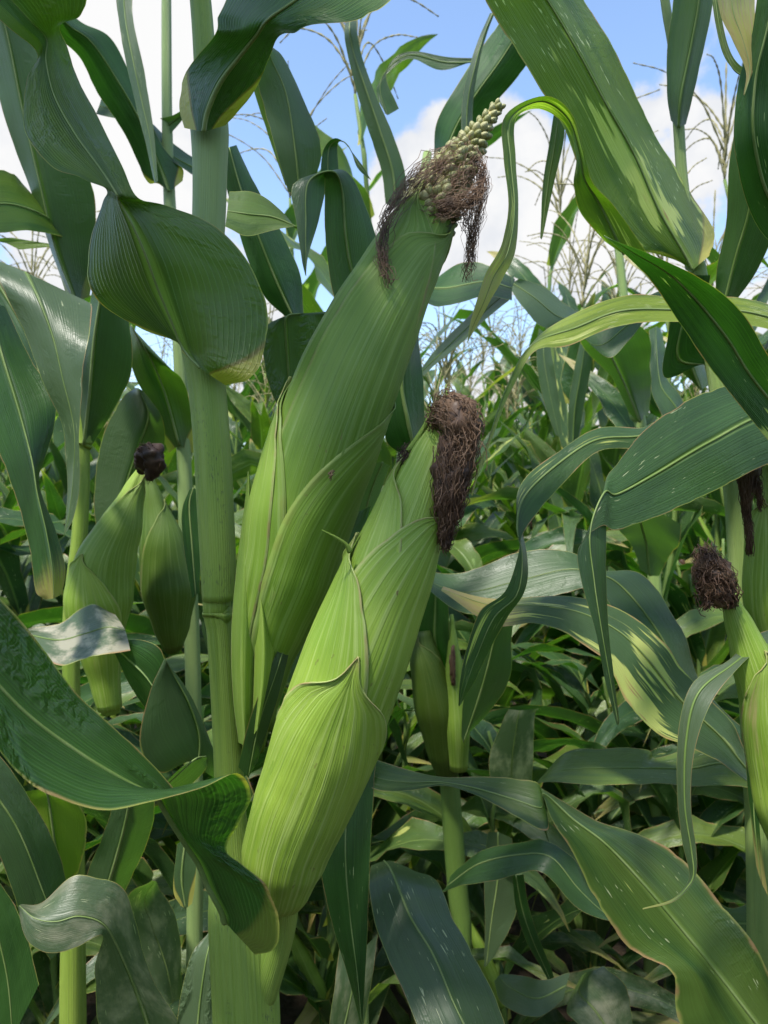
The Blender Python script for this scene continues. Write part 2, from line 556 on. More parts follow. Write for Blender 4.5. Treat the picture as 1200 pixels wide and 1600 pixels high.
def leaf(parent, st, e=(0.0, 0.0), v=(0.0, 1.0), ripple=0.006, rfreq=14, half=5, per=8, name='leaf', mat=None, rib=1.0, bulge=0.0, label=None, **props):
    """blade given by stations (Lx,Ly, Mx,My, Rx,Ry, depth[, eL, eR]) in photo pixels and metres;
    eL / eR = how much farther away than the midrib that edge lies"""
    leaf_seed[0] += 1
    props.setdefault('pattern', float(leaf_seed[0]))
    Ls, Ms, Rs = [], [], []
    for t in st:
        eL, eR = (t[7], t[8]) if len(t) > 8 else e
        d = t[6]
        Ls.append(P(t[0], t[1], d + eL))
        Ms.append(P(t[2], t[3], d))
        Rs.append(P(t[4], t[5], d + eR))
    Ls, Ms, Rs = spline(Ls, per), spline(Ms, per), spline(Rs, per)
    og = origin_of(parent)
    me = leaf_mesh(name, Ls, Ms, Rs, v[0], v[1], half, ripple, rfreq, leaf_seed[0], mat or M_LEAF, og, bulge)
    o = link(name, me, parent, props)
    if label:
        o['label'] = label
    if rib > 0:
        n = len(Ms)
        rad = []
        for i in range(n):
            vv = v[0] + (v[1] - v[0]) * i / (n - 1)
            w = min((Ls[i] - Ms[i]).length, (Rs[i] - Ms[i]).length)
            rad.append(max(0.00025, min(0.0012 * rib * (1.02 - vv) ** 0.8, 0.07 * w + 0.0002)))
        tube('midrib', Ms, rad, M_RIB, o, 6)
    return o


def plant_root(px, py, d, label, group='corn plants of the field', z=0.0):
    o = bpy.data.objects.new('corn_plant', None)
    p = P(px, py, d)
    o.location = (p.x, p.y, z)
    o.empty_display_size = 0.1
    col.objects.link(o)
    o['label'] = label
    o['category'] = 'corn plant'
    o['group'] = group
    return o


def stalk_to_ground(root, spec, props=None, n=16):
    """spec: pixel stations from low to high; continues down to the root at the soil"""
    pts = [P(a, b, d) for a, b, d, r in spec]
    rad = [r / FPX * d for a, b, d, r in spec]
    base = Vector(root.location)
    lo = pts[0]
    k = 4
    pre = [base.lerp(lo, i / k) for i in range(k)]
    pts = pre + pts
    rad = [rad[0] * 1.05] * k + rad
    base.z -= 0.02
    pts[0] = Vector((pts[0].x, pts[0].y, -0.02))
    return tube('stalk', pts, rad, M_STALK, root, n, 5, props)


# ------------------------------------------------------------------ ears
class EarForm:
    def __init__(s, axis, rad, view=True):
        """axis: (px,py,d) list or Vectors; rad: (s, metres) table"""
        pts = [P(*a) if not isinstance(a, Vector) else a for a in axis]
        s.pts = spline(pts, 12)
        s.L = [0.0]
        for a, b in zip(s.pts, s.pts[1:]):
            s.L.append(s.L[-1] + (b - a).length)
        s.rad = rad

    def at(s, t):
        x = t * s.L[-1]
        n = len(s.pts)
        i = 0
        while i < n - 2 and s.L[i + 1] < x:
            i += 1
        f = (x - s.L[i]) / max(1e-9, s.L[i + 1] - s.L[i])
        c = s.pts[i] + (s.pts[i + 1] - s.pts[i]) * f
        a, b = s.pts[max(0, i - 2)], s.pts[min(n - 1, i + 3)]
        T = (b - a).normalized()
        V = (CAM - c)
        N = (V - T * V.dot(T)).normalized()
        X = N.cross(T)       # to the right in the photo for an upright ear
        X = -X if X.x < 0 else X
        return c, T, X, N

    def S(s, t, th, off=0.0):
        c, T, X, N = s.at(t)
        r = lerp_list(s.rad, t) + off
        return c + (X * math.sin(th) + N * math.cos(th)) * r


def ear_body(root, form, s0, s1, rows=36, n=40, name='ear', mat=None, props=None, lump=0.0012, seed=1):
    V, U, Mt = [], [], []
    for i in range(rows + 1):
        t = s0 + (s1 - s0) * i / rows
        for k in range(n):
            th = 2 * math.pi * k / n - math.pi
            off = lump * mn.noise(Vector((math.sin(th) * 2.2, math.cos(th) * 2.2, t * 5 + seed)))
            off += lump * 0.25 * math.sin(th * 26 + seed)
            V.append(form.S(t, th, off))
            uu = abs(2 * k / n - 1)
            U.append((uu, i / rows))
            Mt.append((uu * 0.09, t * form.L[-1]))
    F = grid_faces(rows + 1, n, True)
    F.append(tuple(range(n - 1, -1, -1)))
    F.append(tuple(rows * n + k for k in range(n)))
    me = mesh_from(name, V, F, U, Mt, mat or M_HUSK, True, origin_of(root))
    return link(name, me, root, props)


def husk(ear, form, th0, H, s0, s1, p=4.0, q=1.0, off=0.0015, lift=0.002, rows=40, nc=36, th1=None, spike=0.0, props=None, seed=1, name='husk_leaf', ruffle=0.0009):
    """one husk leaf wrapped round the ear, coming to a point at s1"""
    V, U, Mt = [], [], []
    for i in range(rows + 1):
        v = i / rows
        v = 1 - (1 - v) ** 1.35
        half = H * max(0.0, 1 - v ** p) ** q
        half = max(half, 0.012 * (1.0 - v) + 0.006)
        if spike:
            k_ = max(0.0, min(1.0, (v - 1 + 2.2 * spike) / (1.6 * spike)))
            k_ = k_ * k_ * (3 - 2 * k_)
            half = half * (1 - k_) + k_ * (0.16 * min(1.0, (1 - v) / spike) ** 0.8 + 0.008)
        c0 = th0 + ((th1 - th0) * v if th1 is not None else 0)
        t = s0 + (s1 - s0) * v
        for k in range(nc + 1):
            u = 2 * k / nc - 1
            th = c0 + u * half
            edge = abs(u) ** 7 * max(0.0, min(1.0, (v - 0.62) / 0.2)) + max(0.0, v - 0.85) * 1.6
            o = off + lift * edge + ruffle * (edge + 0.15) * mn.noise(Vector((t * 42, u * 2.5, seed)))
            o += 0.0007 * mn.noise(Vector((u * 3, t * 7, seed + 9)))
            o += 0.00012 * math.sin(u * 42 + seed)
            V.append(form.S(t + 0.004 * edge * mn.noise(Vector((u * 2, t * 35, seed + 4))), th, o))
            U.append((k / nc, v))
            Mt.append((k / nc * 0.09, t * form.L[-1]))
    # second skin a little deeper, so the husk has a thickness you can see at its rim
    F = grid_faces(rows + 1, nc + 1)
    me = mesh_from(name, V, F, U, Mt, M_HUSK, True, origin_of(ear))
    pr = dict(rim=1.0)
    pr.update(props or {})
    o = link(name, me, ear, pr)
    md = o.modifiers.new('thickness', 'SOLIDIFY')
    md.thickness = 0.0006
    md.offset = 1.0
    return o


def strands(name, parent, guides, mat, count, rad=0.00028, curl=0.006, freq=60, seed=3, segs=22, props=None):
    """tuft of silk: hairs that follow a guide; guide = [(Vector, spread radius)]"""
    rng = random.Random(seed)
    V, F = [], []
    for gi, (guide, cnt) in enumerate(zip(guides, count)):
        gp = [a for a, b in guide]
        gr = [b for a, b in guide]
        per = max(2, segs // (len(gp) - 1))
        C, Rr = spline(gp, per), spline(gr, per)
        n = len(C)
        for c in range(cnt):
            o = Vector((rng.gauss(0, 1), rng.gauss(0, 1), rng.gauss(0, 1)))
            o = o.normalized() * min(1.0, abs(rng.gauss(0.55, 0.4)))
            sd_ = rng.random() * 100
            i0 = int(rng.random() ** 2 * n * 0.3)
            i1 = n - int(rng.random() ** 1.6 * n * 0.45)
            ring = []
            r = rad * rng.uniform(0.6, 1.3)
            for i in range(i0, i1):
                w = mn.noise_vector(Vector((i / n * freq * 0.1 + sd_, sd_, 0)))
                w2 = mn.noise_vector(Vector((i / n * freq * 0.35 + sd_, 7.0, sd_)))
                ring.append(C[i] + o * Rr[i] + w * curl * (0.3 + 0.7 * i / n) + w2 * curl * 0.35)
            if len(ring) < 3:
                continue
            b = len(V)
            tv, tf, _, _ = tube_data(ring, [r] * len(ring), 3)
            V += tv
            F += [tuple(x + b for x in f) for f in tf]
    me = mesh_from(name, V, F, None, None, mat, True, origin_of(parent))
    pr = dict(kind='stuff')
    pr.update(props or {})
    return link(name, me, parent, pr)


def silk_cap(parent, guides, rads, mat, seed=1, name='silk_clump'):
    """matted core of a silk tuft"""
    pts = spline(guides, 8)
    rad = spline(rads, 8)
    V, F, U, Mt = tube_data(pts, rad, 20)
    n = len(V)
    V2 = []
    for i, v in enumerate(V):
        c = pts[i // 20]
        w = v - c
        k = 1 + 0.35 * mn.noise(v * 140 + Vector((seed, 0, 0))) + 0.3 * mn.noise(v * 420)
        V2.append(c + w * k)
    me = mesh_from(name, V2, F, U, Mt, mat, True, origin_of(parent))
    return link(name, me, parent)


# ------------------------------------------------------------------ ground
def build_ground():
    xs = [-600, -60, -12] + [-6 + i * 0.12 for i in range(101)] + [12, 60, 600]
    ys = [-600, -60, -6, -2] + [0 + i * 0.10 for i in range(90)] + [12, 30, 120, 1500]
    V = []
    for y in ys:
        for x in xs:
            h = 0.03 * mn.noise(Vector((x * 2.2, y * 2.2, 0))) + 0.035 * mn.noise(Vector((x * 9, y * 9, 4)))
            if abs(x) > 7 or y > 10 or y < -1:
                h = 0
            V.append(Vector((x, y, h - 0.01)))
    me = mesh_from('ground', V, grid_faces(len(ys), len(xs)), None, None, M_SOIL)
    o = link('ground', me)
    o['kind'] = 'structure'
    o['label'] = 'dark brown field soil under the corn'


build_ground()

# ------------------------------------------------------------------ the field: template plants, copied singly
Z0 = Vector((0, 0, 0))


def grown_leaf(rng, base, az, el, droop, L, W, rows=16, half=3, fold=0.35, kink=None, twist=0.0, ripple=0.008, power=1.35):
    Ls, Ms, Rs = [], [], []
    p = base.copy()
    ds = L / rows
    sd_ = rng.random() * 50
    azz = az
    for i in range(rows + 1):
        v = i / rows
        e = el - droop * v ** power
        if kink and v > kink:
            e -= R(75) * min(1, (v - kink) * 9)
        azz = az + 0.35 * mn.noise(Vector((v * 2, sd_, 0)))
        t = Vector((math.sin(azz) * math.cos(e), math.cos(azz) * math.cos(e), math.sin(e)))
        side = Vector((math.cos(azz), -math.sin(azz), 0))
        up = side.cross(t)
        up = -up if up.z < 0 and e < R(80) and e > -R(80) else up
        ro = twist * v + 0.35 * mn.noise(Vector((v * 2.5, sd_ + 9, 0)))
        sx = side * math.cos(ro) + up * math.sin(ro)
        ux = up * math.cos(ro) - side * math.sin(ro)
        w = 0.5 * W * (0.45 + 0.55 * min(1, v * 5)) * max(0.008, (1 - v ** 1.75)) ** 0.95
        f = fold * (1 - 0.7 * v)
        Ms.append(p.copy())
        Ls.append(p - sx * w * math.cos(f) + ux * w * math.sin(f))
        Rs.append(p + sx * w * math.cos(f) + ux * w * math.sin(f))
        p = p + t * ds
    return leaf_mesh('leaf', Ls, Ms, Rs, 0.0, 1.0, half, ripple, 13, sd_, M_LEAF, Z0)


def tube_mesh(name, pts, radii, mat, n=7):
    V, F, U, Mt = tube_data(pts, radii, n)
    return mesh_from(name, V, F, U, Mt, mat)


def tassel_parts(rng, top, n=11, thick=0.0027, scale=1.0):
    """spike and side branches of a tassel, beaded with spikelets"""
    def bead(pts, r):
        q = spline(pts, 7)
        return q, [r * (0.65 + 0.75 * (i % 2)) * (1 - 0.5 * i / len(q)) for i in range(len(q))]
    out = []
    ln = 0.30 * scale
    lean = Vector((rng.uniform(-0.15, 0.15), rng.uniform(-0.15, 0.15), 1))
    q, rr = bead([top, top + lean * ln * 0.5, top + lean * ln], thick * 1.5)
    spike = tube_mesh('tassel', q, rr, M_TASSEL, 5)
    for k in range(n):
        z = top + lean * ln * 0.45 * (k / n)
        a = k * 2.4 + rng.uniform(-0.4, 0.4)
        L = ln * rng.uniform(0.55, 0.95)
        sp = rng.uniform(0.25, 0.75)
        dr = rng.uniform(0.0, 0.55)
        h = Vector((math.cos(a), math.sin(a), 0))
        q, rr = bead([z, z + h * L * 0.35 * sp * 1.4 + Vector((0, 0, L * 0.42)), z + h * L * 0.85 * sp * 1.3 + Vector((0, 0, L * (0.72 - dr * 0.5))), z + h * L * 1.3 * sp * 1.3 + Vector((0, 0, L * (0.86 - dr)))], thick)
        out.append(tube_mesh('tassel_branch', q, rr, M_TASSEL, 4))
    return spike, out


def template(seed, h=2.0, nleaf=11, ears=1, tassel=True, rows=16, half=3, nt=12, z_lo=0.12, tscale=1.15, Lf=1.0, Wf=1.0, dr=None, rip=0.012, up=0.0):
    rng = random.Random(seed)
    parts = []
    wob = [Vector((rng.gauss(0, 0.012), rng.gauss(0, 0.012), 0)) for _ in range(12)]
    K = 12
    pts = [Vector((0, 0, -0.03))] + [Vector((wob[i].x * i / 6, wob[i].y * i / 6, h * (i + 0.6) / K)) for i in range(K)]
    P2, Rd = [], []
    for i in range(len(pts) - 1):
        for k in range(5):
            t = k / 5
            z = (i + t) / K
            P2.append(pts[i].lerp(pts[i + 1], t))
            Rd.append((0.0125 * (1 - 0.62 * z)) * (1.0 + (0.16 if k == 0 else 0.0)))
    P2.append(pts[-1])
    Rd.append(0.0042)
    parts.append(('stalk', tube_mesh('stalk', P2, Rd, M_STALK, 9), dict(mildew=0.6, bloom=rng.random() * 0.5, deep=0.75), []))

    def on(z):
        x = z / h * K + 0.4
        i = max(0, min(len(pts) - 2, int(x)))
        return pts[i].lerp(pts[i + 1], max(0, min(1, x - i)))
    az0 = 0.0
    for k in range(nleaf):
        f = k / (nleaf - 1)
        z = h * (z_lo + (0.90 - z_lo) * f)
        az = az0 + math.pi * (k % 2) + rng.gauss(0, 0.38)
        L = (0.62 + 0.30 * math.sin(math.pi * (0.15 + 0.75 * f))) * rng.uniform(0.85, 1.1)
        if f > 0.85:
            L *= 0.62
        W = 0.092 * (0.62 + 0.55 * math.sin(math.pi * (0.1 + 0.72 * f))) * rng.uniform(0.9, 1.1)
        el = R(rng.uniform(58, 78))
        droop = R(rng.uniform(95, 150)) if f < 0.55 else R(rng.uniform(45, 135))
        L *= Lf
        W *= Wf
        if dr:
            droop = R(rng.uniform(*dr))
        if up and f > 0.28:
            L *= 1 - 0.4 * up
            droop *= 1 - 0.7 * up
        kink = rng.uniform(0.4, 0.7) if rng.random() < 0.2 else None
        low = max(0.0, 0.45 - f) * 2
        me = grown_leaf(rng, on(z), az, el, droop, L, W, rows, half, rng.uniform(0.2, 0.5), kink, rng.gauss(0, 0.9), rip)
        parts.append(('leaf', me, dict(collar=1.0, fleck=rng.random() * 0.8, dust=low * rng.random() * 1.3, bloom=rng.uniform(0, 0.45), yellow=max(0, rng.gauss(0.05, 0.25)), lesion=max(0, rng.gauss(0.2, 0.25)), margin=rng.random() * 0.6, dry=rng.uniform(0.3, 1.1) if f < 0.28 else rng.random() ** 2 * 0.7, wrinkle=0.4), []))
    for k in range(ears):
        z = h * (0.40 + 0.07 * k)
        a = az0 + math.pi * k + rng.gauss(0, 0.3)
        b = on(z)
        d = Vector((math.sin(a) * 0.36, math.cos(a) * 0.36, 1)).normalized()
        ax = [b, b + d * 0.05, b + d * 0.14, b + d * 0.27]
        q = spline(ax, 6)
        rr = [lerp_list([(0, 0.008), (0.12, 0.016), (0.45, 0.026), (0.75, 0.020), (1, 0.006)], i / (len(q) - 1)) for i in range(len(q))]
        tip = ax[-1]
        sk = [tip - d * 0.01, tip + d * 0.02, tip + d * 0.02 + Vector((d.x, d.y, -0.6)) * 0.03, tip + Vector((d.x, d.y, -1.2)) * 0.045]
        q2 = spline(sk, 4)
        r2 = [0.009 * (0.6 + 0.7 * rng.random()) * (1 - 0.6 * i / len(q2)) for i in range(len(q2))]
        parts.append(('ear', tube_mesh('ear', q, rr, M_HUSK, 12), dict(deep=0.5, streak=0.5), [('silk', tube_mesh('silk', q2, r2, M_SILK, 7), {})]))
    if tassel:
        sp, br = tassel_parts(rng, pts[-1], nt, scale=tscale)
        parts.append(('tassel', sp, {}, [('tassel_branch', b, {}) for b in br]))
    return parts


def put_part(name, me, props, parent):
    o = bpy.data.objects.new(name, me)
    col.objects.link(o)
    o.parent = parent
    for k, v in props.items():
        o[k] = v
    return o


def place(parts, x, y, rot, s, label, group='corn plants of the field', tilt=(0, 0), keep=None):
    r = bpy.data.objects.new('corn_plant', None)
    col.objects.link(r)
    r.location = (x, y, 0)
    r.rotation_euler = (tilt[0], tilt[1], rot)
    r.scale = (s, s, s)
    r['label'] = label
    r['category'] = 'corn plant'
    r['group'] = group
    for name, me, props, kids in parts:
        if keep and not keep(name):
            continue
        o = put_part(name, me, props, r)
        for kn, km, kp in kids:
            put_part(kn, km, kp, o)
    return r


TALL = [template(100 + i, h=2.02, nleaf=11, ears=1 + i % 2) for i in range(6)]
SLIM = [template(150 + i, h=2.02, nleaf=10, ears=1, Lf=1.12, Wf=1.22, up=0.8, rip=0.018) for i in range(4)]
LOW = [template(200 + i, h=1.35, nleaf=13, ears=i % 2, tassel=False, rows=20, half=3, z_lo=0.10, Lf=1.0, Wf=1.2, dr=(95, 165), rip=0.022) for i in range(6)]
FAR = [template(300 + i, h=2.05, nleaf=10, ears=1, rows=10, half=2, nt=7, Lf=0.98, Wf=1.3, up=0.6) for i in range(5)]

rngf = random.Random(11)


def px_of(x, y):
    return 600 + x / y * FPX


# mid-distance plants whose tops or tassels show one by one against the sky: (pixel column, depth, turn, scale)
MID = [
    (614, 2.00, 95, 1.16, 'tall corn plant, its tassel on blue sky left of the bare ear tip'),
    (880, 3.00, 60, 0.99, 'corn plant with wide feathery tassel on white cloud, right of the hanging dry ribbon'),
    (905, 2.35, 70, 1.04, 'corn plant whose tassel branches poke out behind the huge spotted leaf'),
    (1135, 2.05, 80, 1.05, 'tall corn plant with a pale upright tassel near the upper right corner'),
    (985, 2.55, 110, 0.86, 'corn plant with stout stalk and upright leaves behind the yellow arched leaf'),
    (440, 2.60, 70, 1.13, 'corn plant rising between the main stalk and the upper ear, tassel on blue sky'),
    (60, 2.60, 85, 0.92, 'corn plant with thin tassel at the far left edge behind the broad pale leaf'),
    (1045, 1.55, 75, 0.80, 'corn plant with a bare upright stalk behind the broad dark leaf at right'),
    (790, 3.1, 95, 0.80, 'slender corn plant between the yellow arched leaf and the dark silk beard'),
    (1000, 3.3, 60, 0.88, 'corn plant whose top shows under the yellow arched leaf near the right stalk'),
    (182, 2.3, 85, 0.86, 'corn plant between the broad pale leaf at left and the thick stalk'),
    (338, 2.9, 60, 0.90, 'corn plant half hidden by the thick front stalk, tassel low on the sky'),
    (412, 2.4, 95, 0.80, 'corn plant in the narrow gap between thick stalk and upper ear'),
    (25, 1.9, 100, 0.82, 'corn plant cut by the left edge behind the hanging grey blade'),
    (1180, 2.6, 80, 0.92, 'corn plant at the right edge behind the dark silk ear'),
    (1100, 3.0, 70, 0.84, 'corn plant behind the broad dark leaf, near its upper edge'),
    (840, 2.7, 100, 0.74, 'short tasselled corn plant just above the long striped leaf'),
    (930, 2.9, 85, 0.80, 'corn plant standing behind the curved hanging leaf on the right'),
    (725, 2.8, 70, 0.74, 'corn plant right beside the dark hanging silk of the front ear'),
    (745, 4.2, 80, 0.96, 'slim corn plant in the gap right of the drooping dark silk'),
    (820, 3.6, 80, 0.93, 'corn plant in the second row seen through the gap beside the yellow arched leaf'),
    (900, 4.6, 100, 0.95, 'far slim corn plant low in the gap between the two right-hand leaves'),
    (680, 3.4, 90, 0.90, 'corn plant directly behind the silk of the front ear'),
]
n_mid = 0
for i, (px, d, rot, s, lab) in enumerate(MID):
    place(SLIM[i % 4], (px - 600) / FPX * d, d, R(rot), s, lab, tilt=(rngf.gauss(0, 0.03), rngf.gauss(0, 0.03)))

# lower young plants and suckers that fill the space under the leaves in front
low_n = 0
for y in [1.15 + 0.20 * k for k in range(5)]:
    k = -0.62 * y
    while k < 0.62 * y:
        x = k + rngf.uniform(-0.06, 0.06)
        k += 0.235
        yy = y + rngf.uniform(-0.07, 0.07)
        s = (1.08 + 0.13 * yy) / 1.42 * rngf.uniform(0.74, 0.92) * (0.86 if yy < 1.5 else 1.0)
        # the blades of the nearest row spread along the row, not towards the camera
        rot = R(90) + rngf.gauss(0, 0.3 if yy < 1.6 else 0.7)
        place(LOW[rngf.randrange(6)], x, yy, rot, s, 'low leafy corn plant without a tassel in the shade under the front leaves', group='low plants under the front leaves', tilt=(rngf.gauss(0, 0.05), rngf.gauss(0, 0.05)))
        low_n += 1

# the rows beyond, plant by plant
row_n = 0
y = 2.1
while y < 9.5 and row_n < 240:
    k = -0.60 * y
    while k < 0.60 * y:
        x = k + rngf.uniform(-0.1, 0.1)
        yy = y + rngf.uniform(-0.2, 0.2)
        place(FAR[rngf.randrange(5)] if yy > 4.5 else SLIM[rngf.randrange(4)], x, yy, rngf.uniform(0, 6.28), min(1.04, (1.22 + 0.165 * yy) / 2.15) * (rngf.uniform(0.88, 1.06) if rngf.random() < 0.7 else rngf.uniform(1.08, 1.24)), 'tasselled corn plant in the packed rows farther off', group='tasselled plants in the far rows', tilt=(rngf.gauss(0, 0.03), rngf.gauss(0, 0.03)))
        row_n += 1
        k += 0.27 + 0.02 * y
    y += 0.42 + 0.04 * y
print('LOW', low_n, 'ROWS', row_n)


def far_field():
    """the rest of the field to the horizon as one mass"""
    rng = random.Random(5)
    V, F, U = [], [], []
    y = 9.8
    while y < 60:
        k = -0.62 * y
        while k < 0.62 * y:
            x = k + rng.uniform(-0.2, 0.2)
            yy = y + rng.uniform(-0.3, 0.3)
            h = rng.uniform(1.85, 2.1)
            for j in range(9):
                z = h * (0.3 + 0.07 * j)
                a = rng.uniform(0, 6.28)
                dv = Vector((math.cos(a), math.sin(a), 0))
                sdv = Vector((-math.sin(a), math.cos(a), 0)) * 0.035
                b = Vector((x, yy, z))
                m_ = b + dv * 0.25 + Vector((0, 0, 0.2))
                t = b + dv * 0.55 + Vector((0, 0, rng.uniform(-0.25, 0.25)))
                n = len(V)
                V += [b - sdv * .4, b + sdv * .4, m_ - sdv, m_ + sdv, t]
                U += [(0.1, 0.1), (0.9, 0.1), (0.1, 0.5), (0.9, 0.5), (0.5, 0.9)]
                F += [(n, n + 1, n + 3, n + 2), (n + 2, n + 3, n + 4)]
            n = len(V)
            V += [Vector((x - .008, yy, 0)), Vector((x + .008, yy, 0)), Vector((x, yy, h + 0.25))]
            U += [(0.5, 0.1), (0.5, 0.1), (0.5, 0.5)]
            F += [(n, n + 1, n + 2)]
            k += 0.35 + 0.02 * y
        y += 0.75 + 0.03 * y
    me = mesh_from('distant_corn', V, F, U, U, M_LEAF)
    o = link('distant_corn', me)
    o['kind'] = 'stuff'
    o['label'] = 'far corn merging into one green mass towards the horizon'


far_field()


def rows_around():
    """the same field goes on behind and beside the camera; it takes its share of the sky's light"""
    rng = random.Random(21)
    V, F, U = [], [], []
    for i in range(190):
        x, y = rng.uniform(-3.6, 3.6), rng.uniform(-3.0, 3.6)
        if abs(x) < 0.62 and y > -0.75 or (y > -0.3 and abs(x) < 0.85 + 0.66 * max(0, y)):
            continue
        h = rng.uniform(1.7, 2.0)
        for j in range(10):
            z = h * (0.2 + 0.075 * j)
            a = R(90) * rng.choice((1, -1)) + rng.gauss(0, 0.5) if y < 0 else rng.gauss(0, 0.6) + (math.pi if rng.random() < 0.5 else 0)
            L = 0.75 if y < 0 else 0.6
            sd_ = Vector((math.cos(a), -math.sin(a), 0)) * 0.045
            dv = Vector((math.sin(a), math.cos(a), 0))
            b0 = len(V)
            for k in range(6):
                t = k / 5
                c = Vector((x, y, z)) + dv * L * t + Vector((0, 0, 0.55 * t - 0.75 * t * t))
                w = (0.6 + 0.4 * min(1, t * 4)) * (1 - t ** 3)
                V += [c - sd_ * w, c + sd_ * w]
                U += [(0.1, t), (0.9, t)]
            F += [(b0 + 2 * k, b0 + 2 * k + 1, b0 + 2 * k + 3, b0 + 2 * k + 2) for k in range(5)]
        n = len(V)
        V += [Vector((x - .011, y, 0)), Vector((x + .011, y, 0)), Vector((x + .004, y, h)), Vector((x - .004, y, h))]
        U += [(0.5, 0.2)] * 4
        F += [(n, n + 1, n + 2, n + 3)]
    me = mesh_from('surrounding_corn', V, F, U, U, M_LEAF)
    o = link('surrounding_corn', me)
    o['kind'] = 'stuff'
    o['label'] = 'dense corn rows continuing behind and beside the place'


rows_around()


# ------------------------------------------------------------------ the plant in front
hero = plant_root(392, 1800, 0.41, 'nearest corn plant, thick pale stalk carrying the two big ears in front')
stalk_to_ground(hero, [(390, 1760, 0.410, 42), (382, 1600, 0.412, 42), (374, 1470, 0.415, 36), (362, 1300, 0.425, 25), (355, 1150, 0.430, 22.5), (345, 1000, 0.432, 21), (341, 968, 0.432, 21.5), (340, 955, 0.432, 24), (339, 946, 0.432, 22), (332, 700, 0.436, 22), (318, 560, 0.440, 21), (322, 400, 0.445, 20), (327, 250, 0.448, 19), (318, 60, 0.452, 17), (308, -60, 0.456, 16), (300, -200, 0.462, 14), (285, -700, 0.475, 12), (262, -1350, 0.49, 6)],
                dict(mildew=0.5, bloom=0.0), 22)
ptube('sheath', [(342, 938, 0.431, 25.5), (341, 880, 0.431, 27.5), (336, 780, 0.431, 28.5), (331, 690, 0.432, 28.5), (324, 610, 0.434, 29), (317, 555, 0.436, 31.5), (314, 538, 0.437, 31.5)], M_STALK, hero, 26, 6, dict(mildew=1.0, bloom=0.1))
ptube('sheath', [(313, 530, 0.447, 22), (320, 450, 0.446, 24), (326, 350, 0.447, 25.5), (328, 270, 0.448, 26.5), (328, 215, 0.449, 29), (326, 188, 0.450, 30)], M_STALK, hero, 24, 6, dict(mildew=0.1, bloom=0.7))
ptube('sheath', [(390, 1760, 0.408, 52), (386, 1600, 0.408, 52), (380, 1480, 0.408, 52), (376, 1420, 0.409, 50), (370, 1385, 0.412, 44)], M_STALK, hero, 26, 6, dict(mildew=0.9, bloom=0.15))
# collar leaf in the middle left, arched over and off through the top left corner
leaf(hero, [(284, 550, 312, 575, 352, 602, 0.408, 0.020, 0.016), (277, 532, 286, 545, 392, 592, 0.410, 0.016, 0.004), (216, 510, 268, 503, 414, 558, 0.402, 0.03, 0.02),
            (158, 478, 246, 450, 419, 488, 0.390, 0.045, 0.045), (136, 435, 228, 400, 400, 428, 0.378, 0.050, 0.055), (141, 372, 207, 352, 345, 358, 0.370, 0.042, 0.045), (160, 318, 186, 314, 262, 322, 0.365, 0.02, 0.03),
            (166, 296, 182, 303, 216, 309, 0.358, 0.004, 0.006), (130, 283, 160, 268, 190, 255, 0.364, -0.004, 0.01), (72, 258, 118, 210, 158, 188, 0.374, -0.012, 0.02), (37, 200, 85, 150, 128, 128, 0.384, -0.012, 0.02), (42, 125, 72, 95, 106, 72, 0.39, -0.006, 0.01),
            (58, 84, 72, 60, 94, 40, 0.392, 0.00, 0.0), (10, 40, 45, 30, 128, 22, 0.382, -0.01, 0.0), (-60, -20, -10, -30, 140, -25, 0.370, -0.01, 0.0)],
     v=(0.0, 0.75), ripple=0.004, half=8, per=9, veins=1.0, rib=.6, bloom=.2, collar=1.0, fleck=0.0, wrinkle=1.0, yellow=0.35, margin=0.1)
# upper collar leaf rising right and folding over along the top edge
leaf(hero, [(288, 200, 318, 206, 352, 196, 0.425, 0.01, 0.01), (279, 165, 325, 172, 368, 178, 0.420, 0.02, 0.01), (284, 125, 345, 128, 396, 138, 0.412, 0.03, 0.01), (306, 90, 375, 88, 420, 92, 0.402, 0.02, 0.01),
            (338, 50, 402, 54, 438, 52, 0.390, 0.0, 0.005), (340, 20, 420, 30, 478, 46, 0.375, 0.03, -0.01), (370, -40, 470, -5, 560, 40, 0.362, 0.04, -0.02), (440, -100, 540, -60, 606, 18, 0.350, 0.04, -0.02), (540, -130, 600, -80, 650, -24, 0.340, 0.03, -0.01), (640, -150, 660, -130, 690, -100, 0.33)],
     v=(0.0, 0.95), ripple=0.004, half=7, per=8, veins=.8, rib=1.3, collar=1.0, wrinkle=0.9, bloom=0.25)
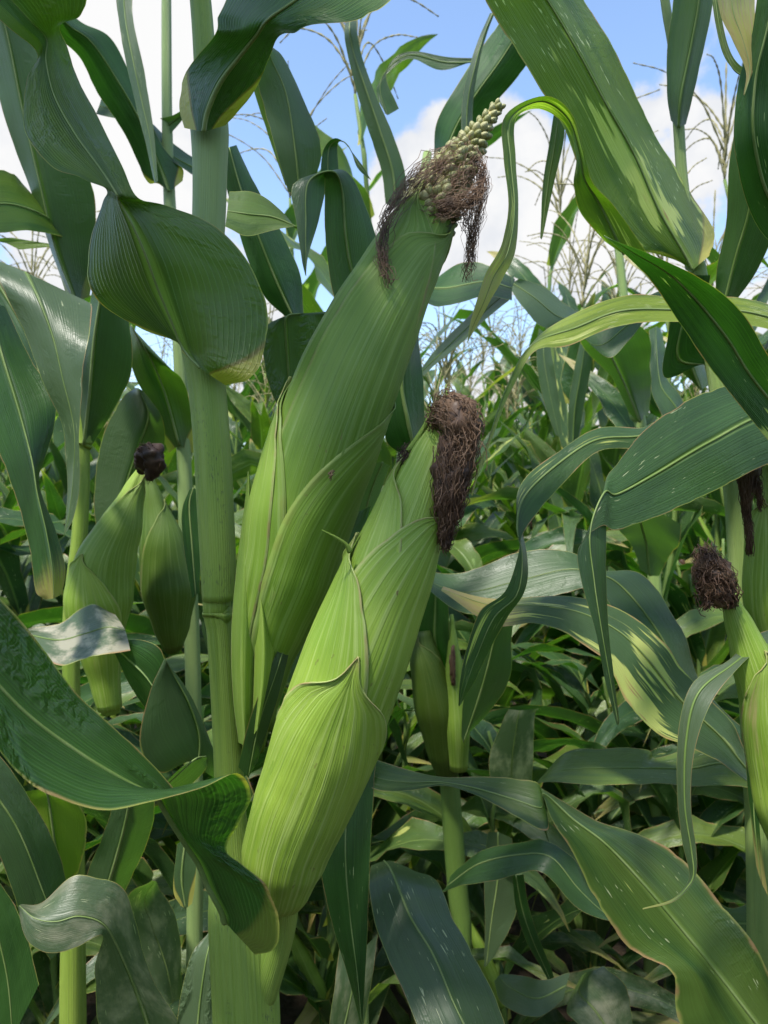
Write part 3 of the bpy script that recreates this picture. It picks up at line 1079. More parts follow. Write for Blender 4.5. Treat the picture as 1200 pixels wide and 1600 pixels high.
# lower leaf with the wavy pale rim, sweeping out at the left edge
leaf(hero, [(326, 1396, 352, 1442, 400, 1493, 0.364, 0.02, -0.008), (325, 1385, 345, 1420, 432, 1482, 0.362, 0.02, -0.016), (322, 1362, 326, 1385, 438, 1445, 0.360, 0.025, -0.024), (314, 1330, 310, 1348, 420, 1392, 0.356, 0.028, -0.022), (300, 1300, 290, 1318, 378, 1355, 0.350, 0.03, -0.008), (285, 1280, 272, 1290, 352, 1330, 0.343, 0.03, 0.004),
            (272, 1262, 257, 1266, 372, 1288, 0.336, 0.03, 0.000), (268, 1250, 248, 1250, 392, 1245, 0.330, 0.03, -0.004), (272, 1238, 240, 1240, 372, 1208, 0.324, 0.03, -0.014), (268, 1225, 225, 1236, 318, 1228, 0.318, 0.035, -0.016), (228, 1180, 185, 1215, 240, 1248, 0.310, 0.04, -0.018),
            (170, 1120, 120, 1175, 160, 1258, 0.300, 0.045, -0.02), (85, 1040, 40, 1115, 70, 1228, 0.288, 0.045, -0.02), (0, 938, -40, 1030, -15, 1160, 0.276, 0.045, -0.02), (-90, 830, -130, 930, -120, 1050, 0.262, 0.04, -0.02)],
     v=(0.0, 0.72), ripple=0.003, half=8, per=9, veins=.5, collar=0.25, wrinkle=1.8, margin=0.7, fleck=0.0, rib=1.6)
for k, (z_, az_, L_) in enumerate(((1.47, R(209), .60), (1.50, R(190), .62), (1.62, R(100), .80), (1.76, R(-60), .75), (1.90, R(115), .62), (2.0, R(-80), .5))):  # unseen upper leaves; the first two added to block sun from those below
    b_ = P(300, -200, 0.462)
    b_ = Vector((b_.x - 0.01 * k, b_.y + 0.004 * k, z_)) - Vector(hero.location)
    put_part('leaf', grown_leaf(random.Random(900 + k), b_, az_, R(68 if k > 1 else 33), R(105 if k > 1 else 45), L_, .092 if k > 1 else .13, 18, 4, .35, None, .3, .008), dict(collar=1.0, fleck=.3, bloom=.2), hero)
# grey green blade folded between the two ears
leaf(hero, [(372, 1198, 388, 1215, 402, 1190, 0.402), (388, 1130, 405, 1130, 432, 1100, 0.400), (412, 1065, 432, 1050, 450, 1030, 0.402), (440, 1000, 452, 985, 464, 960, 0.408), (466, 925, 472, 915, 480, 900, 0.414)], e=(-0.004, 0.006), v=(0.1, 0.8), ripple=0.001, bloom=0.5, margin=0.8, rib=0.3)

# upper ear, its tip bare
E1 = EarForm([(392, 1190, .428), (404, 1095, .424), (420, 1000, .420), (449, 900, .415), (472, 800, .412), (504, 700, .411), (541, 600, .412), (580, 510, .416), (625, 420, .424), (664, 345, .433), (690, 290, .440)],
             [(0, .006), (.08, .0085), (.16, .0125), (.24, .0190), (.32, .0238), (.42, .0270), (.52, .0280), (.62, .0268), (.72, .0244), (.82, .0206), (.90, .0172), (1.0, .0135)])
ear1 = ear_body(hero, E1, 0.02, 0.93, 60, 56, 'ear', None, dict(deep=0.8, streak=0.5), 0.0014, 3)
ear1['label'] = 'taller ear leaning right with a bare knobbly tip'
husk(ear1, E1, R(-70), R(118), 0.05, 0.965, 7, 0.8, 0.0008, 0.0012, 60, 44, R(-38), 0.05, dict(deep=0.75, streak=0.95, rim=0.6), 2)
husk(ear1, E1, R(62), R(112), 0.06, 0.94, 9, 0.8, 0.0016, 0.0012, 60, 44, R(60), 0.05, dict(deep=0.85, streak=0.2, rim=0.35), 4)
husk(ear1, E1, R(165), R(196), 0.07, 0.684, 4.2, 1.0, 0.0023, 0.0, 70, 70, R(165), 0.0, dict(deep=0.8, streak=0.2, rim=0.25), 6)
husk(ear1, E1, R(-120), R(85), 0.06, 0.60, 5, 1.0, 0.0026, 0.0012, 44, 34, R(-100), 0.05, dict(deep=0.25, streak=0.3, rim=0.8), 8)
# free husk blades beside the stalk
leaf(hero, [(372, 1160, 384, 1166, 396, 1158, 0.398), (363, 1080, 380, 1080, 402, 1070, 0.396), (361, 1000, 380, 995, 408, 1000, 0.396), (366, 920, 382, 905, 410, 930, 0.398), (374, 850, 386, 830, 402, 860, 0.402), (383, 780, 389, 770, 396, 785, 0.406), (387, 738, 388, 736, 389, 738, 0.410)],
     e=(0.012, 0.012), v=(0.1, 0.97), ripple=0.001, name='husk_leaf', mat=M_HUSK, rib=0, rim=0.6, deep=0.15)
leaf(hero, [(392, 1155, 402, 1140, 412, 1110, 0.394), (396, 1080, 412, 1060, 430, 1030, 0.392), (398, 1000, 412, 985, 428, 1000, 0.392), (396, 920, 404, 900, 416, 935, 0.394), (394, 850, 398, 840, 404, 865, 0.397), (393, 800, 394, 798, 396, 802, 0.400)],
     e=(0.010, 0.012), v=(0.1, 0.97), ripple=0.0008, name='husk_leaf', mat=M_HUSK, rib=0, rim=0.6)

# bare cob with loose rows of small kernels
COB = EarForm([(640, 395, .428), (672, 328, .434), (700, 280, .439), (728, 237, .444), (755, 198, .448), (779, 166, .452)], [(0, .0135), (.25, .0138), (.45, .0100), (.65, .0068), (.85, .0034), (1.0, .0020)])
cob = ear_body(hero, COB, 0.0, 1.0, 24, 22, 'cob', M_COB, None, 0.0015, 9)


def kernel_mesh():
    V, F = [], []
    ring = [(0.0, 0.42), (0.35, 0.56), (0.75, 0.50), (1.05, 0.28)]
    for z, r in ring:
        for k in range(8):
            a = 2 * math.pi * k / 8
            V.append(Vector((r * math.cos(a), r * 0.86 * math.sin(a), z)))
    V.append(Vector((0, 0.05, 1.22)))
    F = grid_faces(4, 8, True)
    for k in range(8):
        F.append((24 + k, 24 + (k + 1) % 8, 32))
    return mesh_from('kernel', V, F, None, None, M_KERNEL)


km = kernel_mesh()
rk = random.Random(4)
ko = origin_of(hero)
nk = 0
for i in range(30):
    t = 0.16 + 0.83 * i / 29
    c, T, X, N = COB.at(t)
    r = lerp_list(COB.rad, t)
    cnt = max(4, int(2 * math.pi * r / 0.0060))
    for k in range(cnt):
        th = 2 * math.pi * (k + 0.5 * (i % 2)) / cnt + rk.gauss(0, 0.10)
        if t < 0.42 and rk.random() < 0.35:
            continue
        s = (0.0057 if t > 0.35 else 0.0056) * rk.uniform(0.75, 1.15) * (1 - 0.45 * max(0, t - 0.55) / 0.45)
        o = bpy.data.objects.new('kernel', km)
        col.objects.link(o)
        o.parent = cob
        rad = X * math.sin(th) + N * math.cos(th)
        dirn = (rad + T * (0.55 + 0.5 * t) + Vector((rk.gauss(0, .12), rk.gauss(0, .12), rk.gauss(0, .12)))).normalized()
        o.location = COB.S(t, th, -0.0006) - ko
        o.rotation_euler = dirn.to_track_quat('Z', 'Y').to_euler()
        o.scale = (s, s, s * 1.05)
        nk += 1
print('kernels', nk)


def gp(*l):
    return [(P(a, b, d), r) for a, b, d, r in l]


strands('silk', ear1, [
    gp((700, 255, .425, .010), (665, 262, .415, .010), (628, 300, .408, .006), (603, 345, .400, .0035), (597, 385, .395, .003), (600, 415, .390, .003), (612, 440, .388, .002)),
    gp((735, 240, .440, .008), (752, 262, .434, .006), (750, 310, .432, .006), (740, 360, .430, .004), (735, 405, .428, .003), (729, 438, .428, .001)),
    gp((742, 250, .440, .006), (752, 300, .434, .004), (728, 335, .428, .004), (736, 375, .428, .003), (733, 420, .428, .0015)),
    gp((650, 330, .422, .006), (690, 300, .420, .012), (725, 268, .424, .012), (748, 250, .430, .006)),
    gp((668, 335, .420, .010), (700, 325, .418, .010), (735, 315, .422, .010), (752, 285, .430, .006)),
    gp((655, 300, .424, .008), (680, 262, .424, .010), (712, 240, .430, .008), (735, 225, .438, .004)),
], M_SILK2, [55, 60, 26, 55, 110, 35], 0.00016, 0.007, 70, 5, 24)

# front ear
E2 = EarForm([(428, 1408, .391), (447, 1326, .386), (489, 1215, .379), (523, 1120, .374), (557, 1030, .371), (612, 882, .371), (654, 771, .375), (695, 660, .382), (712, 612, .386)],
             [(0, .0080), (.015, .0130), (.04, .0152), (.10, .0190), (.22, .0222), (.36, .0242), (.50, .0238), (.64, .0208), (.76, .0170), (.86, .0128), (.94, .0075), (1.0, .003)])
ptube('ear_shank', [(405, 1560, .404, 26), (428, 1490, .400, 24), (440, 1440, .396, 24), (440, 1395, .391, 28)], M_STALK, hero, 18, 5, dict(bloom=0.1))
ear2 = ear_body(hero, E2, 0.0, 0.985, 64, 60, 'ear', None, dict(streak=0.0), 0.0010, 1)
ear2['label'] = 'front ear, bright green closed husk with a brown silk beard'
husk(ear2, E2, R(-105), R(125), 0.02, 0.86, 5, 1.0, 0.0007, 0.0012, 60, 44, R(-72), 0.05, dict(rim=0.8), 12)
husk(ear2, E2, R(92), R(150), 0.02, 0.815, 8, 1.0, 0.0014, 0.0011, 60, 50, R(88), 0.04, dict(rim=0.9), 13)
husk(ear2, E2, R(-108), R(132), 0.01, 0.695, 4, 1.0, 0.0024, 0.0012, 60, 46, R(-72), 0.05, dict(rim=0.8), 14)
husk(ear2, E2, R(2), R(108), 0.0, 0.515, 4.2, 1.1, 0.0029, 0.0012, 60, 48, R(1), 0.075, dict(rim=1.0), 15)
tube('husk_tip', [P(547, 862, .352), P(540, 850, .350), P(522, 838, .347), P(503, 828, .345)], [.0014, .0009, .0006, .0002], M_HUSK, ear2, 6, 4)
tube('husk_tip', [P(637, 705, .372), P(655, 680, .374), P(668, 655, .376), P(673, 618, .378)], [.0014, .0014, .0010, .0002], M_HUSK, ear2, 6, 4)
tube('husk_tip', [P(690, 670, .378), P(697, 640, .378), P(697, 600, .380)], [.0018, .0015, .0002], M_HUSK, ear2, 6, 4)
silk_cap(ear2, [P(695, 655, .374), P(712, 648, .366), P(724, 672, .362), P(722, 705, .361)], [.006, .010, .0095, .005], M_SILK2, 2)
silk_cap(ear2, [P(708, 690, .364), P(708, 730, .362), P(702, 780, .362), P(698, 825, .363)], [.006, .0088, .0065, .003], M_SILK, 5)
strands('silk', ear2, [
    gp((680, 668, .376, .004), (700, 640, .366, .010), (724, 655, .360, .009), (726, 695, .359, .008), (716, 735, .359, .007)),
    gp((700, 660, .368, .010), (716, 690, .360, .009), (708, 740, .359, .009), (700, 795, .360, .006), (696, 850, .362, .001)),
    gp((715, 650, .362, .010), (730, 690, .359, .008), (722, 740, .359, .006), (706, 800, .360, .005), (692, 835, .362, .002)),
], M_SILK2, [300, 130, 100], 0.00022, 0.008, 80, 8, 22)
strands('silk', ear2, [
    gp((702, 690, .362, .008), (706, 740, .359, .009), (702, 790, .359, .007), (697, 835, .360, .003), (698, 856, .361, .0005)),
    gp((712, 700, .360, .008), (714, 750, .358, .006), (706, 800, .359, .004), (694, 830, .361, .003)),
], M_SILK, [220, 140], 0.00024, 0.005, 70, 18, 22)
strands('silk', ear2, [gp((640, 700, .376, .004), (634, 708, .374, .005), (628, 722, .372, .003))], M_SILK, [60], 0.0002, 0.004, 60, 21, 12)
strands('dried_thread', ear1, [gp((522, 738, .378, .001), (516, 742, .377, .0012), (515, 750, .377, .001))], M_STRAW, [8], 0.0003, 0.002, 60, 22, 8)

# ------------------------------------------------------------------ left plant with its broad pale leaf
lf = plant_root(128, 1300, 0.80, 'corn plant at left with short bright ear capped by dark silk')
stalk_to_ground(lf, [(118, 1300, .80, 13), (112, 1100, .80, 13), (112, 960, .80, 13), (124, 840, .80, 12), (128, 760, .80, 11.5), (130, 702, .80, 10.5), (131, 694, .80, 14), (131, 686, .80, 10.5), (128, 600, .80, 9.5), (122, 470, .80, 9), (112, 300, .80, 8), (95, 100, .80, 7), (85, -100, .80, 6)], dict(mildew=0.7), 14)
leaf(lf, [(104, 462, 118, 470, 140, 464, .785), (75, 380, 86, 385, 150, 385, .77), (42, 285, 62, 285, 146, 300, .75), (2, 160, 34, 165, 118, 190, .73), (-35, 40, 8, 40, 66, 70, .71), (-70, -60, -30, -70, 20, -40, .69)], e=(.02, .02), v=(0, .7), ripple=.005, collar=.3, bloom=.7, half=6)
leaf(lf, [(98, 370, 92, 352, 90, 335, .78), (60, 358, 55, 330, 48, 292, .74), (10, 362, 5, 318, 10, 262, .70), (-60, 370, -55, 330, -50, 285, .66)], e=(-.01, .03), v=(0, .7), ripple=.005, yellow=.3)
leaf(lf, [(20, 372, 60, 378, 100, 384, .90), (-20, 375, 10, 380, 30, 390, .9)], v=(0.4, .8), ripple=.003, yellow=.6, rib=.6)
leaf(lf, [(-30, 395, 40, 425, 144, 474, .62, .03, .03), (-8, 425, 58, 462, 143, 492, .60, .01, .02), (22, 490, 82, 525, 136, 535, .59), (62, 580, 98, 592, 128, 602, .585), (100, 665, 116, 672, 124, 680, .585), (108, 745, 114, 750, 124, 752, .585), (104, 800, 108, 802, 116, 805, .585), (100, 836, 101, 837, 102, 836, .585)],
     e=(.015, -.005), v=(.3, 1.0), ripple=.004, bloom=.95, fleck=.7, half=6, rib=.8)
leaf(lf, [(122, 700, 131, 695, 142, 700, .79), (120, 630, 140, 610, 178, 640, .775), (128, 555, 147, 530, 204, 585, .76), (140, 480, 156, 470, 205, 520, .75), (150, 420, 165, 420, 190, 450, .74)], e=(.02, .03), v=(0, .6), ripple=.004, bloom=.6, rib=1.5)
leaf(lf, [(-70, 560, -20, 470, 10, 480, .63), (-30, 640, 5, 560, 48, 560, .62), (5, 720, 32, 650, 88, 630, .61), (32, 800, 50, 720, 70, 712, .60), (48, 860, 58, 770, 60, 755, .595), (50, 885, 72, 830, 88, 830, .59), (56, 925, 82, 890, 102, 885, .585), (72, 937, 84, 935, 98, 928, .585)],
     e=(.01, .02), v=(.2, .97), ripple=.004, dry=.5, half=6)
leaf(lf, [(-40, 470, -10, 430, 12, 440, .72), (20, 560, 45, 530, 80, 590, .71), (60, 640, 70, 620, 88, 640, .70)], v=(.2, .7), ripple=.005)
leaf(lf, [(36, 1000, 45, 992, 44, 982, .66, .0, .0), (84, 1040, 92, 1000, 92, 974, .65, -.03, .02), (130, 1034, 132, 990, 128, 950, .645, -.03, .03), (168, 1024, 168, 980, 150, 942, .64, -.03, .03), (204, 1014, 196, 985, 180, 956, .64, -.02, .03)], v=(.45, .75), ripple=.006, bloom=1.0, dust=2.6, margin=.8, label='pale sunlit leaf bent over below the ear')  # sunlit paleness painted into the colour by strong film and bloom
leaf(lf, [(172, 1006, 176, 1008, 185, 1000, .64), (205, 1075, 200, 1030, 225, 1002, .63, .02, -.01), (240, 1125, 230, 1060, 256, 1020, .62, .03, -.02), (275, 1170, 262, 1110, 268, 1070, .61, .02, 0)], v=(.3, .7), ripple=.004)
LE1 = EarForm([(174, 1114, .73), (160, 1030, .725), (154, 950, .72), (165, 880, .72), (188, 820, .72), (212, 757, .725), (226, 728, .73)], [(0, .009), (.12, .0120), (.25, .0180), (.45, .0300), (.60, .0270), (.74, .0200), (.88, .010), (1, .004)])
le1 = ear_body(lf, LE1, 0.0, 1.0, 34, 34, 'ear', None, dict(deep=.15, streak=.7), .001, 31)
husk(le1, LE1, R(80), R(140), .02, .97, 5, 1.0, .0012, .0012, 34, 30, R(30), .04, dict(deep=.45, streak=.5, rim=.5), 32)
husk(le1, LE1, R(-70), R(120), .02, .62, 4, 1.0, .0020, .0012, 34, 30, R(-50), .04, dict(streak=.9, rim=.4), 33)
silk_cap(le1, [P(222, 735, .715), P(230, 718, .705), P(238, 708, .70), P(240, 728, .70), P(232, 748, .705)], [.006, .011, .010, .009, .004], M_SILK, 34)
strands('silk', le1, [gp((224, 728, .71, .006), (232, 708, .70, .010), (242, 720, .698, .007), (234, 750, .70, .003)), gp((214, 730, .71, .003), (226, 705, .70, .008), (244, 712, .698, .006))], M_SILK, [110, 80], .0003, .006, 60, 35, 14)

# second plant at left: thin stalk against the sky, dark ear in the shade
s2 = plant_root(300, 1250, 0.88, 'slender corn plant just left of the thick stalk, dull green ear in its shade')
stalk_to_ground(s2, [(305, 1250, .88, 12), (300, 1000, .88, 12), (292, 850, .88, 12), (287, 700, .88, 11), (280, 540, .88, 10), (268, 360, .88, 9.5), (264, 290, .88, 9), (261, 180, .88, 8), (260, 0, .88, 7.5), (260, -150, .88, 6)], dict(bloom=.8, mildew=.3), 12)
leaf(s2, [(246, 285, 264, 300, 286, 282, .865), (228, 280, 250, 262, 284, 262, .86), (195, 210, 220, 190, 252, 225, .84), (152, 145, 180, 120, 210, 130, .82), (126, 92, 142, 65, 172, 60, .80), (95, 60, 108, 40, 126, 34, .78), (70, 20, 80, 10, 90, 0, .76)], e=(.01, .02), v=(0, .8), ripple=.005, collar=1)
leaf(s2, [(180, -30, 192, -35, 206, -30, .76), (186, 30, 196, 30, 208, 25, .755), (197, 100, 208, 95, 220, 90, .75), (212, 165, 222, 160, 232, 150, .75), (226, 220, 234, 215, 242, 210, .75), (240, 285, 244, 286, 247, 282, .75)], e=(.008, -.004), v=(.3, .98), ripple=.004, bloom=1, fleck=.6, label='thin grey blade hanging in front of the white cloud')
leaf(s2, [(300, 250, 302, 262, 300, 275, .89), (270, 225, 265, 240, 262, 250, .88), (240, 190, 236, 205, 232, 215, .87), (205, 165, 200, 180, 196, 192, .86), (160, 150, 155, 165, 150, 178, .85)], e=(.02, -.01), v=(.1, .8), ripple=.004)
leaf(s2, [(266, 210, 264, 195, 250, 185, .875), (290, 180, 286, 178, 270, 180, .86), (300, 150, 302, 160, 296, 165, .85)], v=(0, .3), ripple=.004, bloom=1)
leaf(s2, [(264, 708, 280, 695, 302, 708, .865), (236, 640, 258, 615, 300, 640, .85), (206, 585, 240, 570, 288, 598, .83), (200, 532, 224, 540, 262, 575, .81), (203, 505, 205, 508, 212, 520, .80)], e=(.03, .02), v=(0, .55), ripple=.006, collar=.8, yellow=.2)
leaf(s2, [(160, 880, 182, 870, 205, 870, .92), (146, 775, 192, 780, 228, 770, .90), (162, 680, 216, 700, 256, 700, .87), (192, 622, 232, 650, 254, 655, .84), (212, 606, 216, 606, 224, 612, .82)], e=(.03, .02), v=(.1, .75), ripple=.003, bloom=1, label='broad pale leaf standing behind the silk-capped ear')
leaf(s2, [(300, 935, 306, 930, 312, 925, .70), (288, 860, 300, 850, 314, 850, .70), (284, 800, 296, 790, 312, 790, .70), (296, 765, 302, 762, 312, 768, .70)], v=(.2, .6), ripple=.003)
leaf(s2, [(300, 1185, 310, 1200, 338, 1218, .60), (250, 1208, 312, 1150, 345, 1200, .59), (218, 1165, 296, 1100, 330, 1160, .58), (232, 1085, 270, 1052, 300, 1090, .57), (257, 1029, 259, 1031, 262, 1034, .56)], e=(.01, .03), v=(.3, .97), ripple=.003, bloom=.7, margin=.3)
leaf(s2, [(232, 1245, 250, 1235, 270, 1240, .56), (262, 1215, 280, 1208, 300, 1220, .555), (285, 1195, 305, 1186, 322, 1200, .56), (318, 1182, 322, 1182, 325, 1190, .58)], e=(-.01, .03), v=(.3, .6), ripple=.004, bloom=.8)
LE2 = EarForm([(270, 1020, .80), (264, 930, .795), (252, 850, .79), (238, 775, .79), (232, 742, .79)], [(0, .007), (.15, .018), (.36, .0285), (.6, .0235), (.85, .0105), (1, .004)])
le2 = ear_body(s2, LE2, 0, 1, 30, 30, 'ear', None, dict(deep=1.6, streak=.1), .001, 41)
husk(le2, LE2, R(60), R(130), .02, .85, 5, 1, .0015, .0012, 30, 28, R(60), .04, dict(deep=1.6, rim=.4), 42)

# plant low at the left
bl = plant_root(112, 1800, 0.72, 'low corn plant in the bottom left corner with a dusty grey curled leaf')
stalk_to_ground(bl, [(112, 1800, .72, 18), (112, 1600, .72, 18), (112, 1500, .72, 17), (112, 1420, .72, 14), (112, 1340, .72, 14), (112, 1250, .72, 13), (120, 1120, .72, 12)], dict(mildew=.4), 14)
leaf(bl, [(160, 1680, 255, 1680, 310, 1650, .60), (152, 1600, 225, 1580, 278, 1590, .59), (148, 1515, 195, 1505, 235, 1520, .575), (160, 1462, 165, 1448, 196, 1395, .56), (120, 1480, 125, 1432, 150, 1372, .55), (78, 1490, 88, 1440, 112, 1370, .545), (42, 1468, 55, 1435, 66, 1410, .545), (28, 1416, 30, 1415, 34, 1412, .55)],
     e=(-.004, .02), v=(.2, .9), ripple=.003, bloom=1, dust=.75, fleck=.8, half=7, per=9)
leaf(bl, [(120, 1420, 150, 1430, 180, 1420, .70), (138, 1360, 170, 1380, 215, 1350, .68), (165, 1290, 195, 1290, 240, 1280, .65), (185, 1235, 205, 1230, 240, 1230, .63)], e=(.01, .02), v=(.1, .6), ripple=.004, bloom=.7, rib=1.6)
leaf(bl, [(88, 1400, 100, 1400, 112, 1390, .68), (48, 1330, 86, 1320, 128, 1345, .67), (30, 1270, 76, 1250, 136, 1300, .66), (32, 1238, 70, 1232, 120, 1262, .65)], e=(.01, .02), v=(0, .35), ripple=.005, collar=.6, yellow=.7, margin=1)
leaf(bl, [(262, 1570, 270, 1566, 282, 1560, .86), (225, 1540, 260, 1510, 286, 1480, .85), (200, 1450, 235, 1440, 270, 1420, .84), (204, 1400, 226, 1405, 250, 1390, .83), (238, 1376, 242, 1376, 246, 1378, .82)], e=(-.02, .02), v=(.4, .95), ripple=.006, bloom=1, fleck=1, dust=.7, label='ragged dusty leaf with white flecks')
leaf(bl, [(-60, 1240, -40, 1200, -20, 1160, .60), (0, 1330, 25, 1290, 50, 1250, .61), (40, 1440, 70, 1400, 95, 1340, .62), (80, 1500, 100, 1480, 118, 1430, .63)], e=(-.01, .03), v=(.3, .8), ripple=.005, bloom=.5)
leaf(bl, [(-40, 1420, -20, 1400, 0, 1380, .60), (-10, 1600, 10, 1520, 35, 1440, .60), (0, 1700, 20, 1620, 60, 1540, .6)], v=(.3, .8), ripple=.005)
leaf(bl, [(276, 1700, 305, 1690, 345, 1680, .52), (276, 1600, 310, 1590, 345, 1580, .52), (296, 1500, 322, 1500, 345, 1490, .52), (326, 1456, 334, 1456, 342, 1452, .53)], e=(.01, 0), v=(.3, .7), ripple=.004, bloom=1, wrinkle=1.5)
leaf(bl, [(282, 1415, 290, 1420, 300, 1412, .62), (270, 1390, 284, 1370, 305, 1380, .62), (276, 1320, 290, 1310, 310, 1320, .62)], v=(0, .3), ripple=.004, bloom=.6, collar=.7)

# plant hidden behind the upper ear
bh = plant_root(550, 1300, 0.66, 'corn plant hidden behind the two big ears, its dark leaves spreading at both sides')
stalk_to_ground(bh, [(545, 1500, .66, 12), (535, 1300, .66, 12), (500, 1000, .66, 12), (510, 800, .66, 11), (530, 600, .66, 10), (572, 470, .66, 7)], dict(bloom=.2, deep=.6), 12)
leaf(bh, [(575, 478, 585, 482, 592, 470, .62), (530, 480, 552, 430, 588, 440, .61), (510, 390, 540, 370, 592, 380, .60), (508, 300, 535, 300, 572, 320, .59), (500, 268, 520, 268, 545, 272, .575), (456, 290, 482, 285, 512, 272, .565), (462, 350, 478, 350, 506, 310, .56), (470, 400, 478, 400, 486, 385, .557), (477, 430, 478, 431, 479, 430, .555)],
     e=(.0, .02), v=(.05, .98), ripple=.004, half=6, bloom=.2)
leaf(bh, [(450, 300, 468, 300, 490, 290, .68), (432, 240, 462, 240, 502, 235, .67), (410, 160, 448, 150, 480, 165, .66), (402, 110, 425, 95, 452, 100, .65), (410, 75, 418, 72, 432, 76, .64)], e=(.0, .015), v=(.3, .8), ripple=.004, bloom=.7)
leaf(bh, [(446, 290, 455, 292, 464, 286, .70), (415, 200, 430, 195, 442, 200, .69), (396, 140, 405, 135, 418, 140, .68), (385, 95, 390, 90, 398, 95, .67)], e=(.005, .005), v=(.3, .8), ripple=.003, yellow=.5)
leaf(bh, [(500, 290, 512, 285, 530, 275, .70), (505, 235, 515, 230, 528, 225, .70), (528, 216, 538, 222, 545, 228, .69), (560, 250, 560, 256, 558, 262, .68), (578, 278, 579, 280, 580, 282, .68)], v=(.3, .98), ripple=.002)
leaf(bh, [(470, 350, 470, 358, 470, 372, .60), (425, 358, 428, 340, 440, 330, .59), (385, 366, 390, 335, 400, 300, .58), (352, 352, 355, 330, 358, 302, .575)], e=(-.01, .02), v=(.2, .6), ripple=.005, yellow=.3)
leaf(bh, [(452, 500, 460, 500, 475, 490, .70), (410, 460, 432, 440, 470, 430, .69), (385, 400, 408, 380, 445, 370, .68), (355, 300, 378, 300, 402, 290, .67), (345, 240, 358, 230, 372, 225, .66)], e=(.01, .02), v=(.1, .7), ripple=.005)
leaf(bh, [(446, 655, 455, 640, 470, 610, .57), (422, 605, 450, 575, 500, 560, .56), (410, 540, 446, 520, 520, 500, .55), (418, 508, 448, 495, 516, 488, .545), (450, 492, 470, 490, 505, 487, .55)], e=(.0, .02), v=(.2, .6), ripple=.003, bloom=.8, wrinkle=2.0, half=7, label='dark slate leaf arched behind the upper ear')
leaf(bh, [(640, 715, 650, 715, 658, 690, .60), (605, 690, 638, 660, 660, 640, .59), (602, 620, 628, 600, 660, 580, .585), (620, 540, 636, 530, 655, 525, .58), (640, 480, 648, 470, 660, 465, .58)], e=(.01, .02), v=(.05, .7), ripple=.003, rib=1.8)
leaf(bh, [(555, 800, 570, 800, 585, 800, .60), (560, 765, 582, 760, 604, 745, .59), (585, 725, 598, 722, 610, 728, .58)], e=(-.01, .02), v=(.2, .5), ripple=.003, bloom=1)
leaf(bh, [(490, 960, 510, 950, 530, 940, .55), (510, 880, 530, 870, 556, 870, .55), (540, 810, 560, 800, 580, 790, .55)], v=(.1, .4), ripple=.004, wrinkle=2, bloom=.5)
leaf(bh, [(448, 1070, 470, 1050, 500, 1030, .52), (455, 1010, 480, 985, 520, 960, .52), (470, 940, 495, 930, 520, 900, .52)], v=(.1, .4), ripple=.003, bloom=.8)
leaf(bh, [(548, 1150, 568, 1150, 600, 1140, .56), (508, 1240, 545, 1240, 588, 1190, .55), (500, 1340, 540, 1340, 580, 1300, .54), (518, 1440, 548, 1440, 576, 1400, .535), (543, 1520, 558, 1520, 572, 1500, .53), (563, 1595, 565, 1600, 567, 1590, .53)], e=(.01, .0), v=(.3, .98), ripple=.002, fleck=.4, half=6, label='narrow dark leaf hanging point down below the front ear')
leaf(bh, [(580, 1352, 600, 1345, 640, 1350, .66), (578, 1368, 612, 1362, 684, 1382, .60), (582, 1420, 640, 1430, 712, 1440, .57), (604, 1490, 676, 1490, 745, 1495, .55), (638, 1560, 706, 1560, 776, 1560, .53), (668, 1640, 740, 1640, 795, 1640, .51), (700, 1740, 760, 1740, 790, 1740, .50)], e=(.0, .025), v=(.3, .85), ripple=.004, bloom=.65, fleck=.9, half=7, per=9, label='broad grey green leaf with white flecks at the bottom centre')
leaf(bh, [(500, 1700, 520, 1680, 560, 1650, .62), (520, 1560, 548, 1560, 580, 1540, .62), (530, 1480, 560, 1490, 590, 1460, .63)], v=(.3, .7), ripple=.006, dust=.7, bloom=.8)

# plant behind the bare tip
bt = plant_root(575, 1200, 0.90, 'corn plant behind the bare ear tip, long narrow leaves reaching up into the sky')
stalk_to_ground(bt, [(562, 1400, .90, 11), (580, 1150, .90, 11), (612, 900, .90, 11), (636, 640, .90, 10), (648, 480, .90, 9), (655, 330, .90, 8), (668, 240, .92, 7)], dict(bloom=.6), 12)
leaf(bt, [(602, 318, 618, 325, 636, 310, .88), (596, 268, 614, 270, 632, 265, .87), (576, 205, 594, 205, 612, 205, .86), (558, 145, 572, 140, 588, 150, .85), (543, 85, 552, 80, 566, 90, .84), (538, 48, 546, 44, 558, 46, .83), (545, 20, 550, 18, 558, 18, .85)], e=(.01, .01), v=(.05, .75), ripple=.003, bloom=1)
leaf(bt, [(678, 245, 690, 258, 705, 250, .88), (682, 195, 712, 200, 752, 195, .87), (708, 145, 742, 150, 782, 150, .86), (752, 75, 785, 90, 818, 108, .85), (790, 20, 818, 35, 850, 60, .84), (820, -40, 850, -30, 880, -20, .84)], e=(.02, .01), v=(.05, .7), ripple=.004)
leaf(bt, [(720, 215, 729, 216, 738, 212, .84), (722, 160, 731, 160, 740, 155, .83), (733, 105, 742, 105, 750, 95, .82), (750, 55, 756, 55, 762, 50, .82), (765, 20, 770, 20, 775, 15, .82)], e=(.01, .005), v=(.3, .8), ripple=.002, bloom=1, dust=.6)
leaf(bt, [(745, 92, 760, 95, 790, 92, .95), (690, 110, 700, 98, 705, 90, .95), (640, 92, 640, 86, 645, 80, .95), (600, 120, 604, 110, 612, 95, .95), (588, 145, 594, 140, 604, 125, .95), (602, 178, 606, 180, 624, 170, .95)], v=(.2, .95), ripple=.003, label='thin arched leaf curling down on blue sky')
